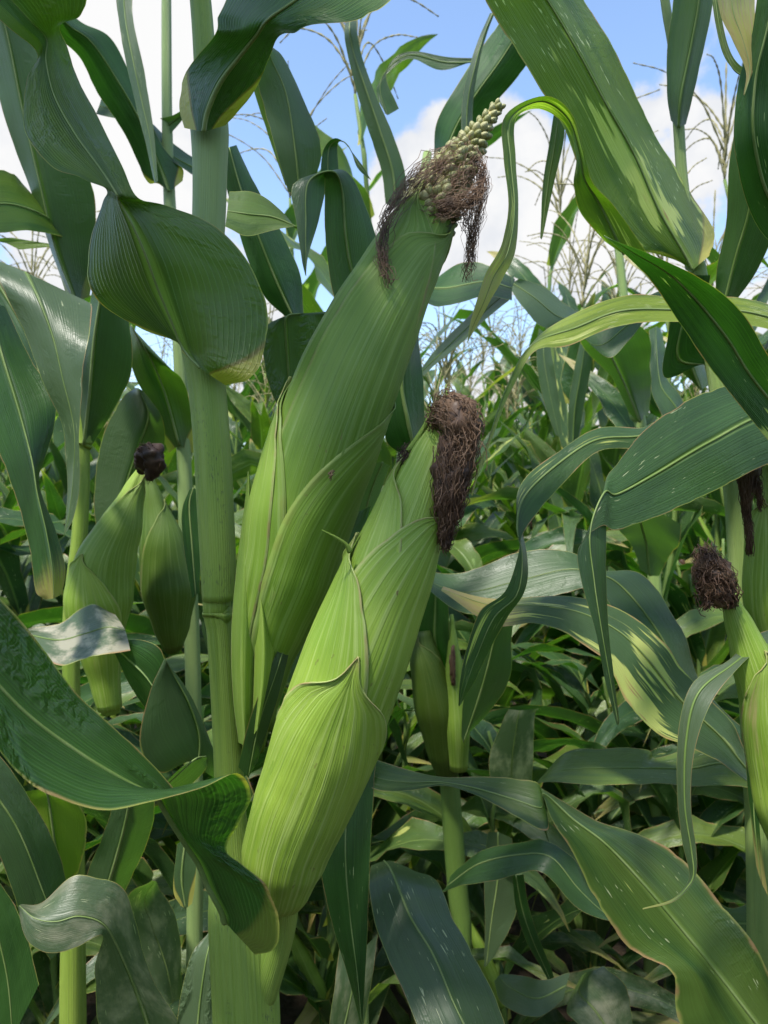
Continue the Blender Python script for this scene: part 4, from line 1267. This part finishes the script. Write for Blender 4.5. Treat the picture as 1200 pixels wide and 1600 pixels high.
leaf(bt, [(660, 470, 664, 450, 672, 440, .84), (690, 478, 700, 450, 720, 412, .82), (750, 465, 758, 440, 765, 415, .80), (800, 470, 800, 450, 805, 435, .78)], e=(-.02, .02), v=(.1, .6), ripple=.004)
leaf(bt, [(645, 600, 650, 590, 655, 580, .86), (672, 580, 676, 565, 685, 545, .84), (715, 540, 722, 520, 730, 495, .82), (755, 500, 765, 480, 770, 455, .80), (795, 470, 800, 450, 805, 430, .78)], e=(-.02, .02), v=(.1, .6), ripple=.003, bloom=.8)

# plant right of centre, small ear in the shade
mp = plant_root(708, 1500, 1.0, 'corn plant right of the front ear, dull ear pressed to its stalk in the shade')
stalk_to_ground(mp, [(722, 1460, 1.0, 15), (716, 1400, 1.0, 16), (708, 1300, 1.0, 16), (702, 1220, 1.0, 15), (698, 1208, 1.0, 18), (696, 1200, 1.0, 14), (680, 1050, 1.02, 13), (670, 900, 1.04, 12), (668, 700, 1.05, 10)], dict(deep=1.0, mildew=.8), 14)
ME = EarForm([(700, 1215, .97), (690, 1150, .96), (676, 1080, .95), (664, 1020, .95), (660, 985, .95)], [(0, .012), (.2, .021), (.5, .026), (.8, .020), (1, .010)])
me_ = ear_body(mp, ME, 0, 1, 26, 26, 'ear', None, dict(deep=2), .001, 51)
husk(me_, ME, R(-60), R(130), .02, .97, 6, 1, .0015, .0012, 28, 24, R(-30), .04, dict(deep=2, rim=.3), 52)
ME2 = EarForm([(716, 1200, .95), (715, 1140, .94), (710, 1070, .94), (708, 1005, .94), (706, 960, .94)], [(0, .012), (.3, .016), (.6, .012), (1, .002)])
me2 = ear_body(mp, ME2, 0, 1, 22, 18, 'ear', None, dict(deep=.4), .0008, 53)
strands('silk', me2, [gp((708, 1010, .93, .003), (707, 1040, .925, .004), (709, 1070, .925, .002))], M_SILK2, [60], .0005, .004, 50, 54, 10)
leaf(mp, [(668, 1045, 690, 1050, 705, 1045, .97), (645, 1000, 680, 1000, 704, 1040, .95), (650, 960, 680, 955, 703, 1000, .94), (660, 900, 682, 900, 700, 930, .93)], v=(0, .4), ripple=.004, collar=.6)
leaf(mp, [(690, 1395, 698, 1385, 705, 1370, .86), (738, 1382, 748, 1350, 752, 1330, .83), (800, 1368, 815, 1335, 825, 1312, .80), (850, 1364, 862, 1340, 858, 1316, .78), (905, 1420, 905, 1390, 895, 1345, .77), (960, 1440, 950, 1430, 930, 1395, .77), (985, 1440, 984, 1438, 980, 1434, .77)], e=(-.01, .02), v=(.2, .98), ripple=.005, bloom=.2)
leaf(mp, [(800, 1360, 806, 1368, 818, 1366, .88), (806, 1420, 816, 1420, 826, 1415, .88), (822, 1470, 832, 1468, 842, 1465, .88), (850, 1520, 855, 1520, 862, 1515, .88), (872, 1566, 874, 1567, 876, 1565, .88)], v=(.4, .98), ripple=.003, dry=.3)
leaf(mp, [(762, 1300, 778, 1300, 800, 1310, 1.0), (756, 1370, 778, 1370, 806, 1380, 1.0), (758, 1440, 768, 1440, 805, 1430, 1.0), (756, 1510, 760, 1510, 775, 1490, 1.0)], v=(.3, .9), ripple=.004, bloom=.8, rib=2)
leaf(mp, [(772, 1250, 800, 1250, 828, 1250, .9), (766, 1190, 800, 1190, 832, 1180, .88), (785, 1130, 808, 1130, 838, 1120, .87), (795, 1108, 812, 1110, 845, 1108, .87)], e=(.0, .01), v=(.4, .75), ripple=.006, bloom=1, dust=1, label='dusty grey leaf with a torn edge')
leaf(mp, [(720, 1150, 724, 1160, 730, 1150, .78), (722, 1100, 745, 1100, 770, 1110, .77), (730, 1040, 760, 1050, 796, 1060, .76), (752, 990, 775, 990, 800, 1000, .75), (780, 930, 795, 935, 808, 940, .74)], e=(.0, .02), v=(.3, .9), ripple=.004, bloom=.6, rib=1.8)
leaf(mp, [(880, 1560, 885, 1540, 890, 1520, .80), (840, 1590, 840, 1560, 850, 1530, .78), (790, 1570, 800, 1545, 810, 1525, .76), (775, 1530, 778, 1526, 782, 1522, .75)], e=(-.02, .02), v=(.3, .9), ripple=.005, bloom=1)
leaf(mp, [(960, 1660, 970, 1640, 985, 1600, .80), (905, 1600, 930, 1580, 975, 1545, .80), (885, 1575, 905, 1550, 945, 1510, .80), (905, 1525, 915, 1520, 930, 1512, .8)], e=(-.02, .02), v=(.3, .8), ripple=.006, bloom=1, dust=.8)

# ------------------------------------------------------------------ right side
r1 = plant_root(1170, 1400, 0.62, 'corn plant on the right whose huge spotted leaf rises to the top edge')
stalk_to_ground(r1, [(1185, 1400, .62, 17), (1172, 1100, .62, 16), (1156, 940, .62, 15), (1148, 800, .62, 14), (1135, 700, .62, 13), (1112, 550, .62, 12.5), (1092, 430, .62, 12.5), (1086, 415, .62, 15), (1080, 400, .62, 11), (1066, 280, .62, 8.5), (1060, 190, .62, 8.5), (1052, 80, .62, 7.5), (1042, 20, .62, 7), (1030, -60, .62, 6)], dict(bloom=.6, mildew=.3), 14)
leaf(r1, [(1060, 408, 1082, 422, 1108, 400, .598, .01, .01), (1030, 398, 1068, 395, 1113, 365, .595), (985, 385, 1030, 330, 1082, 305, .585), (930, 325, 990, 240, 1040, 232, .57), (882, 205, 948, 165, 1002, 165, .55), (835, 125, 908, 90, 968, 90, .535), (775, 35, 858, 5, 928, 18, .52), (730, -60, 800, -80, 870, -60, .50)],
     e=(.0, .035), v=(0, .55), ripple=.003, half=9, per=9, collar=.7, lesion=.5, fleck=.7, blotch_at=.2, yellow=.5, margin=.3, label='huge leaf with pale yellow streaks')
leaf(r1, [(945, 378, 975, 398, 1012, 396, .565), (908, 335, 938, 320, 962, 325, .555), (896, 290, 914, 280, 926, 285, .545), (900, 245, 906, 240, 912, 236, .535), (884, 196, 888, 186, 892, 176, .525), (842, 170, 846, 158, 850, 150, .515), (806, 186, 797, 186, 790, 180, .505), (806, 250, 798, 252, 787, 245, .50), (810, 320, 804, 325, 795, 320, .495), (806, 390, 794, 392, 782, 385, .49), (786, 435, 772, 432, 760, 425, .485), (764, 475, 756, 472, 746, 465, .48), (742, 515, 738, 512, 734, 505, .478), (730, 536, 730, 536, 730, 535, .477)],
     e=(.006, -.006), v=(.25, 1.0), ripple=.0015, half=5, per=7, dry=.75, lesion=.9, yellow=.5, margin=.8, label='ribbon leaf arched over, hanging to a dry brown tip')
leaf(r1, [(1048, 188, 1060, 200, 1072, 194, .61), (1042, 140, 1064, 150, 1082, 155, .60), (1043, 70, 1080, 70, 1100, 75, .59), (1052, 0, 1092, 0, 1114, 5, .58), (1060, -80, 1095, -80, 1118, -70, .57)], e=(.015, .01), v=(0, .6), ripple=.003, bloom=.3, yellow=.2)
leaf(r1, [(866, 172, 874, 172, 884, 172, .62), (858, 225, 866, 230, 880, 225, .62), (848, 290, 856, 290, 866, 285, .62), (844, 372, 846, 374, 848, 370, .62)], v=(.4, .98), ripple=.002, yellow=.3)
leaf(r1, [(1080, 470, 1080, 490, 1085, 510, .64), (1060, 445, 1040, 470, 1030, 480, .63), (1000, 470, 990, 500, 985, 530, .62), (930, 500, 935, 540, 950, 560, .62), (890, 500, 893, 508, 905, 520, .62)], e=(.02, -.01), v=(.1, .9), ripple=.003, bloom=.5)
leaf(r1, [(1132, 720, 1140, 735, 1152, 722, .60), (1060, 690, 1052, 672, 1042, 662, .60), (1000, 700, 996, 682, 1000, 668, .59), (935, 705, 930, 688, 935, 668, .575), (880, 755, 868, 728, 872, 706, .555), (835, 808, 820, 775, 822, 745, .535), (816, 838, 808, 820, 806, 790, .52), (808, 872, 816, 870, 823, 862, .51), (788, 925, 808, 928, 822, 920, .50), (750, 955, 772, 965, 792, 968, .49), (728, 1015, 745, 1025, 762, 1025, .485), (718, 1065, 728, 1070, 742, 1065, .48), (716, 1102, 718, 1103, 721, 1100, .48)],
     e=(-.006, .014), v=(0, 1), ripple=.002, half=6, per=7, lesion=.55, fleck=.5, margin=.6, bloom=.3, label='curved leaf hanging down with a brown scar along its blade')
leaf(r1, [(1118, 465, 1130, 480, 1150, 470, .60), (1120, 420, 1150, 400, 1185, 420, .585), (1134, 350, 1170, 330, 1215, 350, .57), (1140, 250, 1180, 250, 1240, 250, .555), (1160, 150, 1200, 150, 1240, 150, .54)], e=(.02, .01), v=(0, .6), ripple=.003, bloom=.4)
leaf(r1, [(1110, 560, 1115, 570, 1120, 560, .64), (1040, 590, 1060, 560, 1100, 540, .63), (1045, 510, 1070, 490, 1100, 480, .62), (1060, 440, 1085, 430, 1110, 430, .61)], v=(0, .4), ripple=.004)

r2 = plant_root(1330, 1400, 0.55, 'corn plant beyond the right edge, sending in the broad dark leaves and an ear')
stalk_to_ground(r2, [(1330, 1400, .55, 18), (1320, 1000, .55, 17), (1310, 600, .55, 16), (1300, 200, .55, 14), (1295, -100, .55, 11)], dict(), 12)
# broad dark leaf, bent over and hanging as a pale ribbon
leaf(r2, [(1330, 700, 1320, 640, 1318, 600, .55), (1210, 722, 1205, 645, 1180, 596, .53), (1120, 765, 1110, 690, 1090, 618, .51), (1040, 802, 1025, 740, 1012, 668, .495), (965, 828, 965, 772, 965, 722, .48), (940, 822, 944, 770, 946, 750, .472), (905, 855, 922, 830, 948, 800, .462), (908, 905, 928, 905, 947, 890, .458), (930, 985, 940, 985, 950, 975, .455), (945, 1060, 953, 1060, 960, 1050, .455), (964, 1132, 966, 1133, 968, 1130, .455)],
     e=(-.006, .012), v=(0, 1), ripple=.002, half=7, per=8, fleck=.35, bloom=.15, label='broad dark leaf bent over into a hanging pale ribbon')
leaf(r2, [(1330, 800, 1315, 760, 1310, 720, .50), (1240, 730, 1240, 670, 1250, 620, .465), (1165, 645, 1175, 590, 1205, 560, .44), (1100, 562, 1130, 520, 1160, 488, .42), (1025, 450, 1060, 440, 1090, 432, .40), (975, 395, 990, 395, 1005, 392, .388), (942, 368, 944, 368, 946, 370, .38)],
     e=(.006, -.008), v=(.1, .98), ripple=.0025, half=8, per=9, lesion=.35, blotch_at=.30, pattern=3.0, fleck=.2, margin=.4, label='dark pointed leaf with large yellow blotches')
leaf(r2, [(1320, 560, 1315, 540, 1310, 520, .60), (1180, 510, 1180, 490, 1180, 470, .57), (1056, 503, 1052, 484, 1050, 464, .54), (960, 512, 970, 486, 985, 461, .52), (890, 540, 900, 512, 915, 482, .505), (835, 548, 830, 540, 845, 522, .495), (798, 612, 792, 605, 798, 590, .49), (772, 680, 768, 672, 772, 655, .485), (752, 735, 750, 730, 752, 720, .482), (738, 775, 738, 775, 738, 774, .48)],
     e=(-.008, .012), v=(.1, 1), ripple=.003, half=5, per=8, yellow=1.0, dry=.7, fleck=1, lesion=.6, margin=.7, label='yellowing arched leaf with an orange brown tip')
leaf(r2, [(1300, 420, 1300, 380, 1310, 330, .46), (1195, 370, 1215, 330, 1260, 300, .43), (1150, 250, 1180, 230, 1230, 230, .41), (1152, 140, 1180, 130, 1230, 130, .40), (1175, 50, 1200, 40, 1240, 40, .39), (1190, -60, 1220, -60, 1260, -60, .38)], e=(.01, .0), v=(.1, .7), ripple=.003, half=6, fleck=.3)
leaf(r2, [(1120, -40, 1140, -50, 1180, -40, .40), (1125, 20, 1145, 15, 1180, 20, .40), (1145, 60, 1160, 60, 1184, 70, .40), (1165, 110, 1172, 110, 1180, 100, .40), (1162, 148, 1163, 149, 1164, 148, .40)], v=(.6, 1), ripple=.006, bloom=1, dry=1, dust=1, rib=.6, label='dried tattered leaf tip hanging at the top right')
leaf(r2, [(1110, -20, 1115, -20, 1122, -20, .42), (1118, 40, 1124, 42, 1130, 40, .42), (1130, 85, 1136, 88, 1142, 82, .42), (1148, 110, 1152, 114, 1160, 105, .42), (1175, 125, 1180, 120, 1186, 115, .42)], v=(.3, .9), ripple=.002, yellow=.3, fleck=1)
# striped leaf and the grey leaf behind it
leaf(r2, [(1330, 1290, 1320, 1270, 1320, 1240, .58), (1200, 1240, 1195, 1225, 1190, 1200, .56), (1110, 1185, 1125, 1150, 1140, 1130, .55), (1030, 1150, 1060, 1090, 1068, 1050, .545), (985, 1100, 1012, 1030, 1035, 1005, .545), (945, 1030, 965, 985, 985, 968, .55), (890, 990, 900, 955, 915, 938, .555), (835, 972, 830, 945, 838, 930, .56), (770, 975, 765, 945, 770, 934, .56), (690, 922, 690, 920, 692, 918, .565)],
     e=(-.012, .018), v=(.1, 1), ripple=.005, half=8, per=9, lesion=.75, blotch_at=.48, dry=.5, bloom=.5, margin=.8, label='leaf striped with yellow lesions, tip dried')
leaf(r2, [(1330, 1310, 1330, 1280, 1330, 1250, .68), (1180, 1225, 1190, 1200, 1205, 1180, .66), (1080, 1140, 1095, 1110, 1110, 1085, .65), (1000, 1020, 1030, 990, 1055, 970, .65), (945, 940, 970, 915, 1000, 895, .66), (915, 918, 925, 895, 940, 890, .66), (880, 925, 882, 890, 888, 862, .665), (800, 948, 800, 910, 810, 862, .67), (720, 955, 720, 925, 720, 898, .67), (640, 900, 642, 895, 644, 890, .67)],
     e=(-.015, .02), v=(.1, 1), ripple=.004, half=6, per=8, bloom=.35)
leaf(r2, [(1290, 1010, 1280, 990, 1275, 970, .50), (1200, 1010, 1190, 1010, 1185, 990, .485), (1146, 1052, 1140, 1042, 1138, 1032, .47), (1108, 1105, 1090, 1085, 1082, 1068, .46), (1084, 1180, 1072, 1160, 1060, 1142, .455), (1080, 1260, 1070, 1255, 1058, 1245, .452), (1088, 1325, 1080, 1325, 1066, 1315, .45), (1088, 1365, 1084, 1365, 1077, 1362, .448), (1076, 1388, 1074, 1386, 1071, 1384, .447), (1050, 1410, 1049, 1408, 1048, 1406, .446), (1004, 1421, 1004, 1420, 1004, 1419, .445)],
     e=(-.004, .006), v=(.1, 1), ripple=.001, half=4, per=8, bloom=.95, dry=.35, margin=.4, label='pale ribbon leaf hanging with a thin curled tail')
RE1 = EarForm([(1240, 1330, .49), (1222, 1200, .488), (1198, 1100, .486), (1168, 1010, .484), (1140, 935, .484)], [(0, .012), (.2, .020), (.45, .0190), (.7, .0145), (.9, .009), (1, .005)])
re1 = ear_body(r2, RE1, 0, 1, 30, 30, 'ear', None, dict(streak=1.0), .0008, 61)
husk(re1, RE1, R(60), R(130), .02, .80, 5, 1, .0012, .0012, 30, 28, R(40), .04, dict(streak=1.0, rim=1), 62)
silk_cap(re1, [P(1138, 938, .478), P(1122, 925, .474), P(1112, 895, .472), P(1106, 868, .474)], [.004, .0105, .0110, .0055], M_SILK2, 63)
strands('silk', re1, [gp((1142, 945, .478, .003), (1130, 925, .470, .010), (1112, 890, .468, .010), (1100, 858, .472, .006)), gp((1128, 900, .470, .009), (1108, 915, .466, .008), (1104, 950, .468, .003)), gp((1135, 925, .474, .009), (1118, 900, .468, .011), (1105, 885, .468, .009), (1100, 920, .468, .006))], M_SILK2, [240, 60, 160], .00028, .007, 70, 64, 18)
RE2 = EarForm([(1225, 1030, .58), (1208, 920, .575), (1206, 820, .575), (1204, 750, .575), (1198, 715, .575)], [(0, .014), (.3, .0205), (.6, .0175), (.85, .010), (1, .005)])
re2 = ear_body(r2, RE2, 0, 1, 26, 28, 'ear', None, dict(deep=.3, streak=.8), .0008, 65)
husk(re2, RE2, R(-40), R(120), .02, .8, 5, 1, .0012, .001, 26, 24, R(-20), .04, dict(deep=.2, streak=.8), 66)
silk_cap(re2, [P(1195, 715, .565), P(1178, 705, .555), P(1168, 730, .55), P(1166, 770, .55)], [.006, .0095, .0085, .004], M_SILK, 67)
strands('silk', re2, [gp((1190, 712, .56, .006), (1172, 705, .548, .009), (1166, 740, .545, .007), (1166, 795, .548, .003), (1170, 830, .55, .001), (1172, 865, .552, .0005)), gp((1180, 712, .552, .006), (1182, 750, .548, .004), (1188, 795, .55, .0015))], M_SILK, [170, 60], .00028, .005, 60, 68, 18)

r3 = plant_root(1300, 1900, 0.55, 'corn plant below the bottom right corner with the wide leaf edged in yellow')
stalk_to_ground(r3, [(1290, 1800, .55, 18), (1280, 1600, .55, 17), (1270, 1400, .56, 15)], dict(), 12)
leaf(r3, [(1130, 1730, 1290, 1740, 1330, 1700, .53, -.02, .03), (1062, 1600, 1190, 1610, 1225, 1570, .52, -.02, .04), (1046, 1520, 1120, 1520, 1175, 1475, .515, -.015, .045), (985, 1482, 1055, 1440, 1118, 1402, .51, -.015, .05), (935, 1410, 995, 1370, 1060, 1336, .505, -.015, .05), (900, 1335, 945, 1318, 1000, 1304, .50, -.012, .04), (868, 1285, 895, 1280, 930, 1283, .497, -.01, .03), (848, 1245, 850, 1240, 852, 1236, .495, 0, .005),
          (856, 1298, 846, 1262, 842, 1224, .50, -.01, .015), (805, 1276, 800, 1248, 800, 1217, .51, -.012, .015), (745, 1243, 745, 1232, 745, 1214, .52, -.008, .012), (692, 1227, 690, 1222, 690, 1213, .53, -.004, .01), (640, 1234, 635, 1222, 638, 1202, .54, -.008, .015), (588, 1234, 590, 1215, 588, 1187, .55, -.006, .012), (550, 1210, 555, 1195, 560, 1180, .56)],
     v=(0, .98), ripple=.003, half=9, per=9, margin=1.0, fleck=.4, yellow=.25, lesion=.4, label='wide leaf edged in yellow and tan, bent sharply back')
leaf(r3, [(1280, 1270, 1275, 1250, 1280, 1220, .64), (1160, 1228, 1150, 1195, 1140, 1160, .62), (1090, 1228, 1080, 1200, 1080, 1168, .61), (1030, 1222, 1022, 1200, 1025, 1185, .605), (1000, 1224, 990, 1200, 1010, 1172, .60), (930, 1226, 930, 1200, 940, 1172, .595), (870, 1222, 868, 1205, 885, 1178, .59), (838, 1222, 840, 1221, 843, 1218, .59)], e=(-.02, .02), v=(.1, .98), ripple=.004, half=6, yellow=.35, fleck=.5, bloom=.3, label='twisted leaf lying level, pale above and bright green below')
leaf(r3, [(1290, 1300, 1285, 1250, 1290, 1200, .52), (1215, 1260, 1205, 1200, 1190, 1165, .50), (1190, 1200, 1180, 1180, 1165, 1160, .495), (1186, 1290, 1178, 1270, 1170, 1240, .49), (1200, 1400, 1190, 1380, 1180, 1350, .49)], v=(.2, .9), ripple=.004, dry=.6, lesion=.7)
leaf(r3, [(1260, 1500, 1230, 1440, 1200, 1400, .75), (1120, 1480, 1130, 1440, 1140, 1420, .75), (1060, 1430, 1070, 1400, 1090, 1370, .75)], v=(.3, .7), ripple=.005, bloom=.6)

# stout plant in the gap on the right, its leaves dark against the bright sky
r4 = plant_root(1010, 1100, 1.35, 'corn plant with dark crossing leaves in the gap above the broad right-hand leaf')
stalk_to_ground(r4, [(1030, 1050, 1.35, 10), (1022, 900, 1.35, 10), (1012, 760, 1.35, 9.5), (1000, 660, 1.35, 9), (995, 650, 1.35, 11), (990, 630, 1.35, 8.5), (982, 540, 1.35, 7.5), (972, 440, 1.35, 6.5), (962, 350, 1.35, 6)], dict(bloom=.6, mildew=.4), 12)
leaf(r4, [(985, 650, 1000, 660, 1014, 645, 1.33), (955, 590, 978, 605, 1020, 590, 1.30), (915, 548, 952, 550, 1028, 545, 1.26), (905, 525, 935, 515, 1000, 508, 1.22), (915, 505, 930, 500, 960, 498, 1.20)], e=(.02, .03), v=(0, .7), ripple=.008, bloom=.5, rib=2)
leaf(r4, [(1062, 655, 1066, 652, 1070, 648, 1.2), (1040, 655, 1052, 630, 1062, 620, 1.2), (1020, 615, 1032, 600, 1040, 585, 1.21), (1016, 560, 1026, 545, 1038, 545, 1.23), (1015, 515, 1025, 510, 1032, 512, 1.26)], e=(-.01, .02), v=(.2, .98), ripple=.008, bloom=.3)
leaf(r4, [(888, 690, 895, 694, 902, 690, 1.5), (888, 640, 898, 640, 912, 640, 1.49), (896, 580, 908, 580, 924, 575, 1.48), (908, 530, 916, 525, 926, 530, 1.47)], e=(.01, .01), v=(0, .8), ripple=.006, bloom=.4)
leaf(r4, [(842, 512, 850, 520, 858, 512, 1.5), (838, 560, 850, 560, 862, 555, 1.5), (848, 620, 860, 620, 872, 612, 1.5), (868, 680, 874, 682, 878, 676, 1.5)], v=(.2, .95), ripple=.006, bloom=.7)
leaf(r4, [(790, 440, 800, 442, 812, 435, 1.1, 0, 0), (815, 478, 835, 465, 850, 450, 1.1), (845, 510, 868, 492, 885, 475, 1.12), (880, 508, 895, 500, 908, 492, 1.15)], e=(-.02, .03), v=(.2, .8), ripple=.004, bloom=1, label='slate grey leaf slanting down on the white cloud')
leaf(r4, [(1085, 600, 1095, 610, 1110, 600, 1.0), (1050, 560, 1078, 560, 1100, 550, .98), (1048, 490, 1072, 485, 1092, 490, .96), (1062, 430, 1075, 425, 1085, 430, .95)], e=(.01, .02), v=(0, .7), ripple=.005, yellow=.2)
leaf(r4, [(1000, 890, 1015, 900, 1030, 900, 1.28), (985, 850, 1010, 850, 1040, 870, 1.26), (960, 815, 1000, 805, 1060, 850, 1.22), (985, 800, 1020, 795, 1065, 820, 1.2)], e=(.0, .02), v=(0, .5), ripple=.01, bloom=1, rib=2)
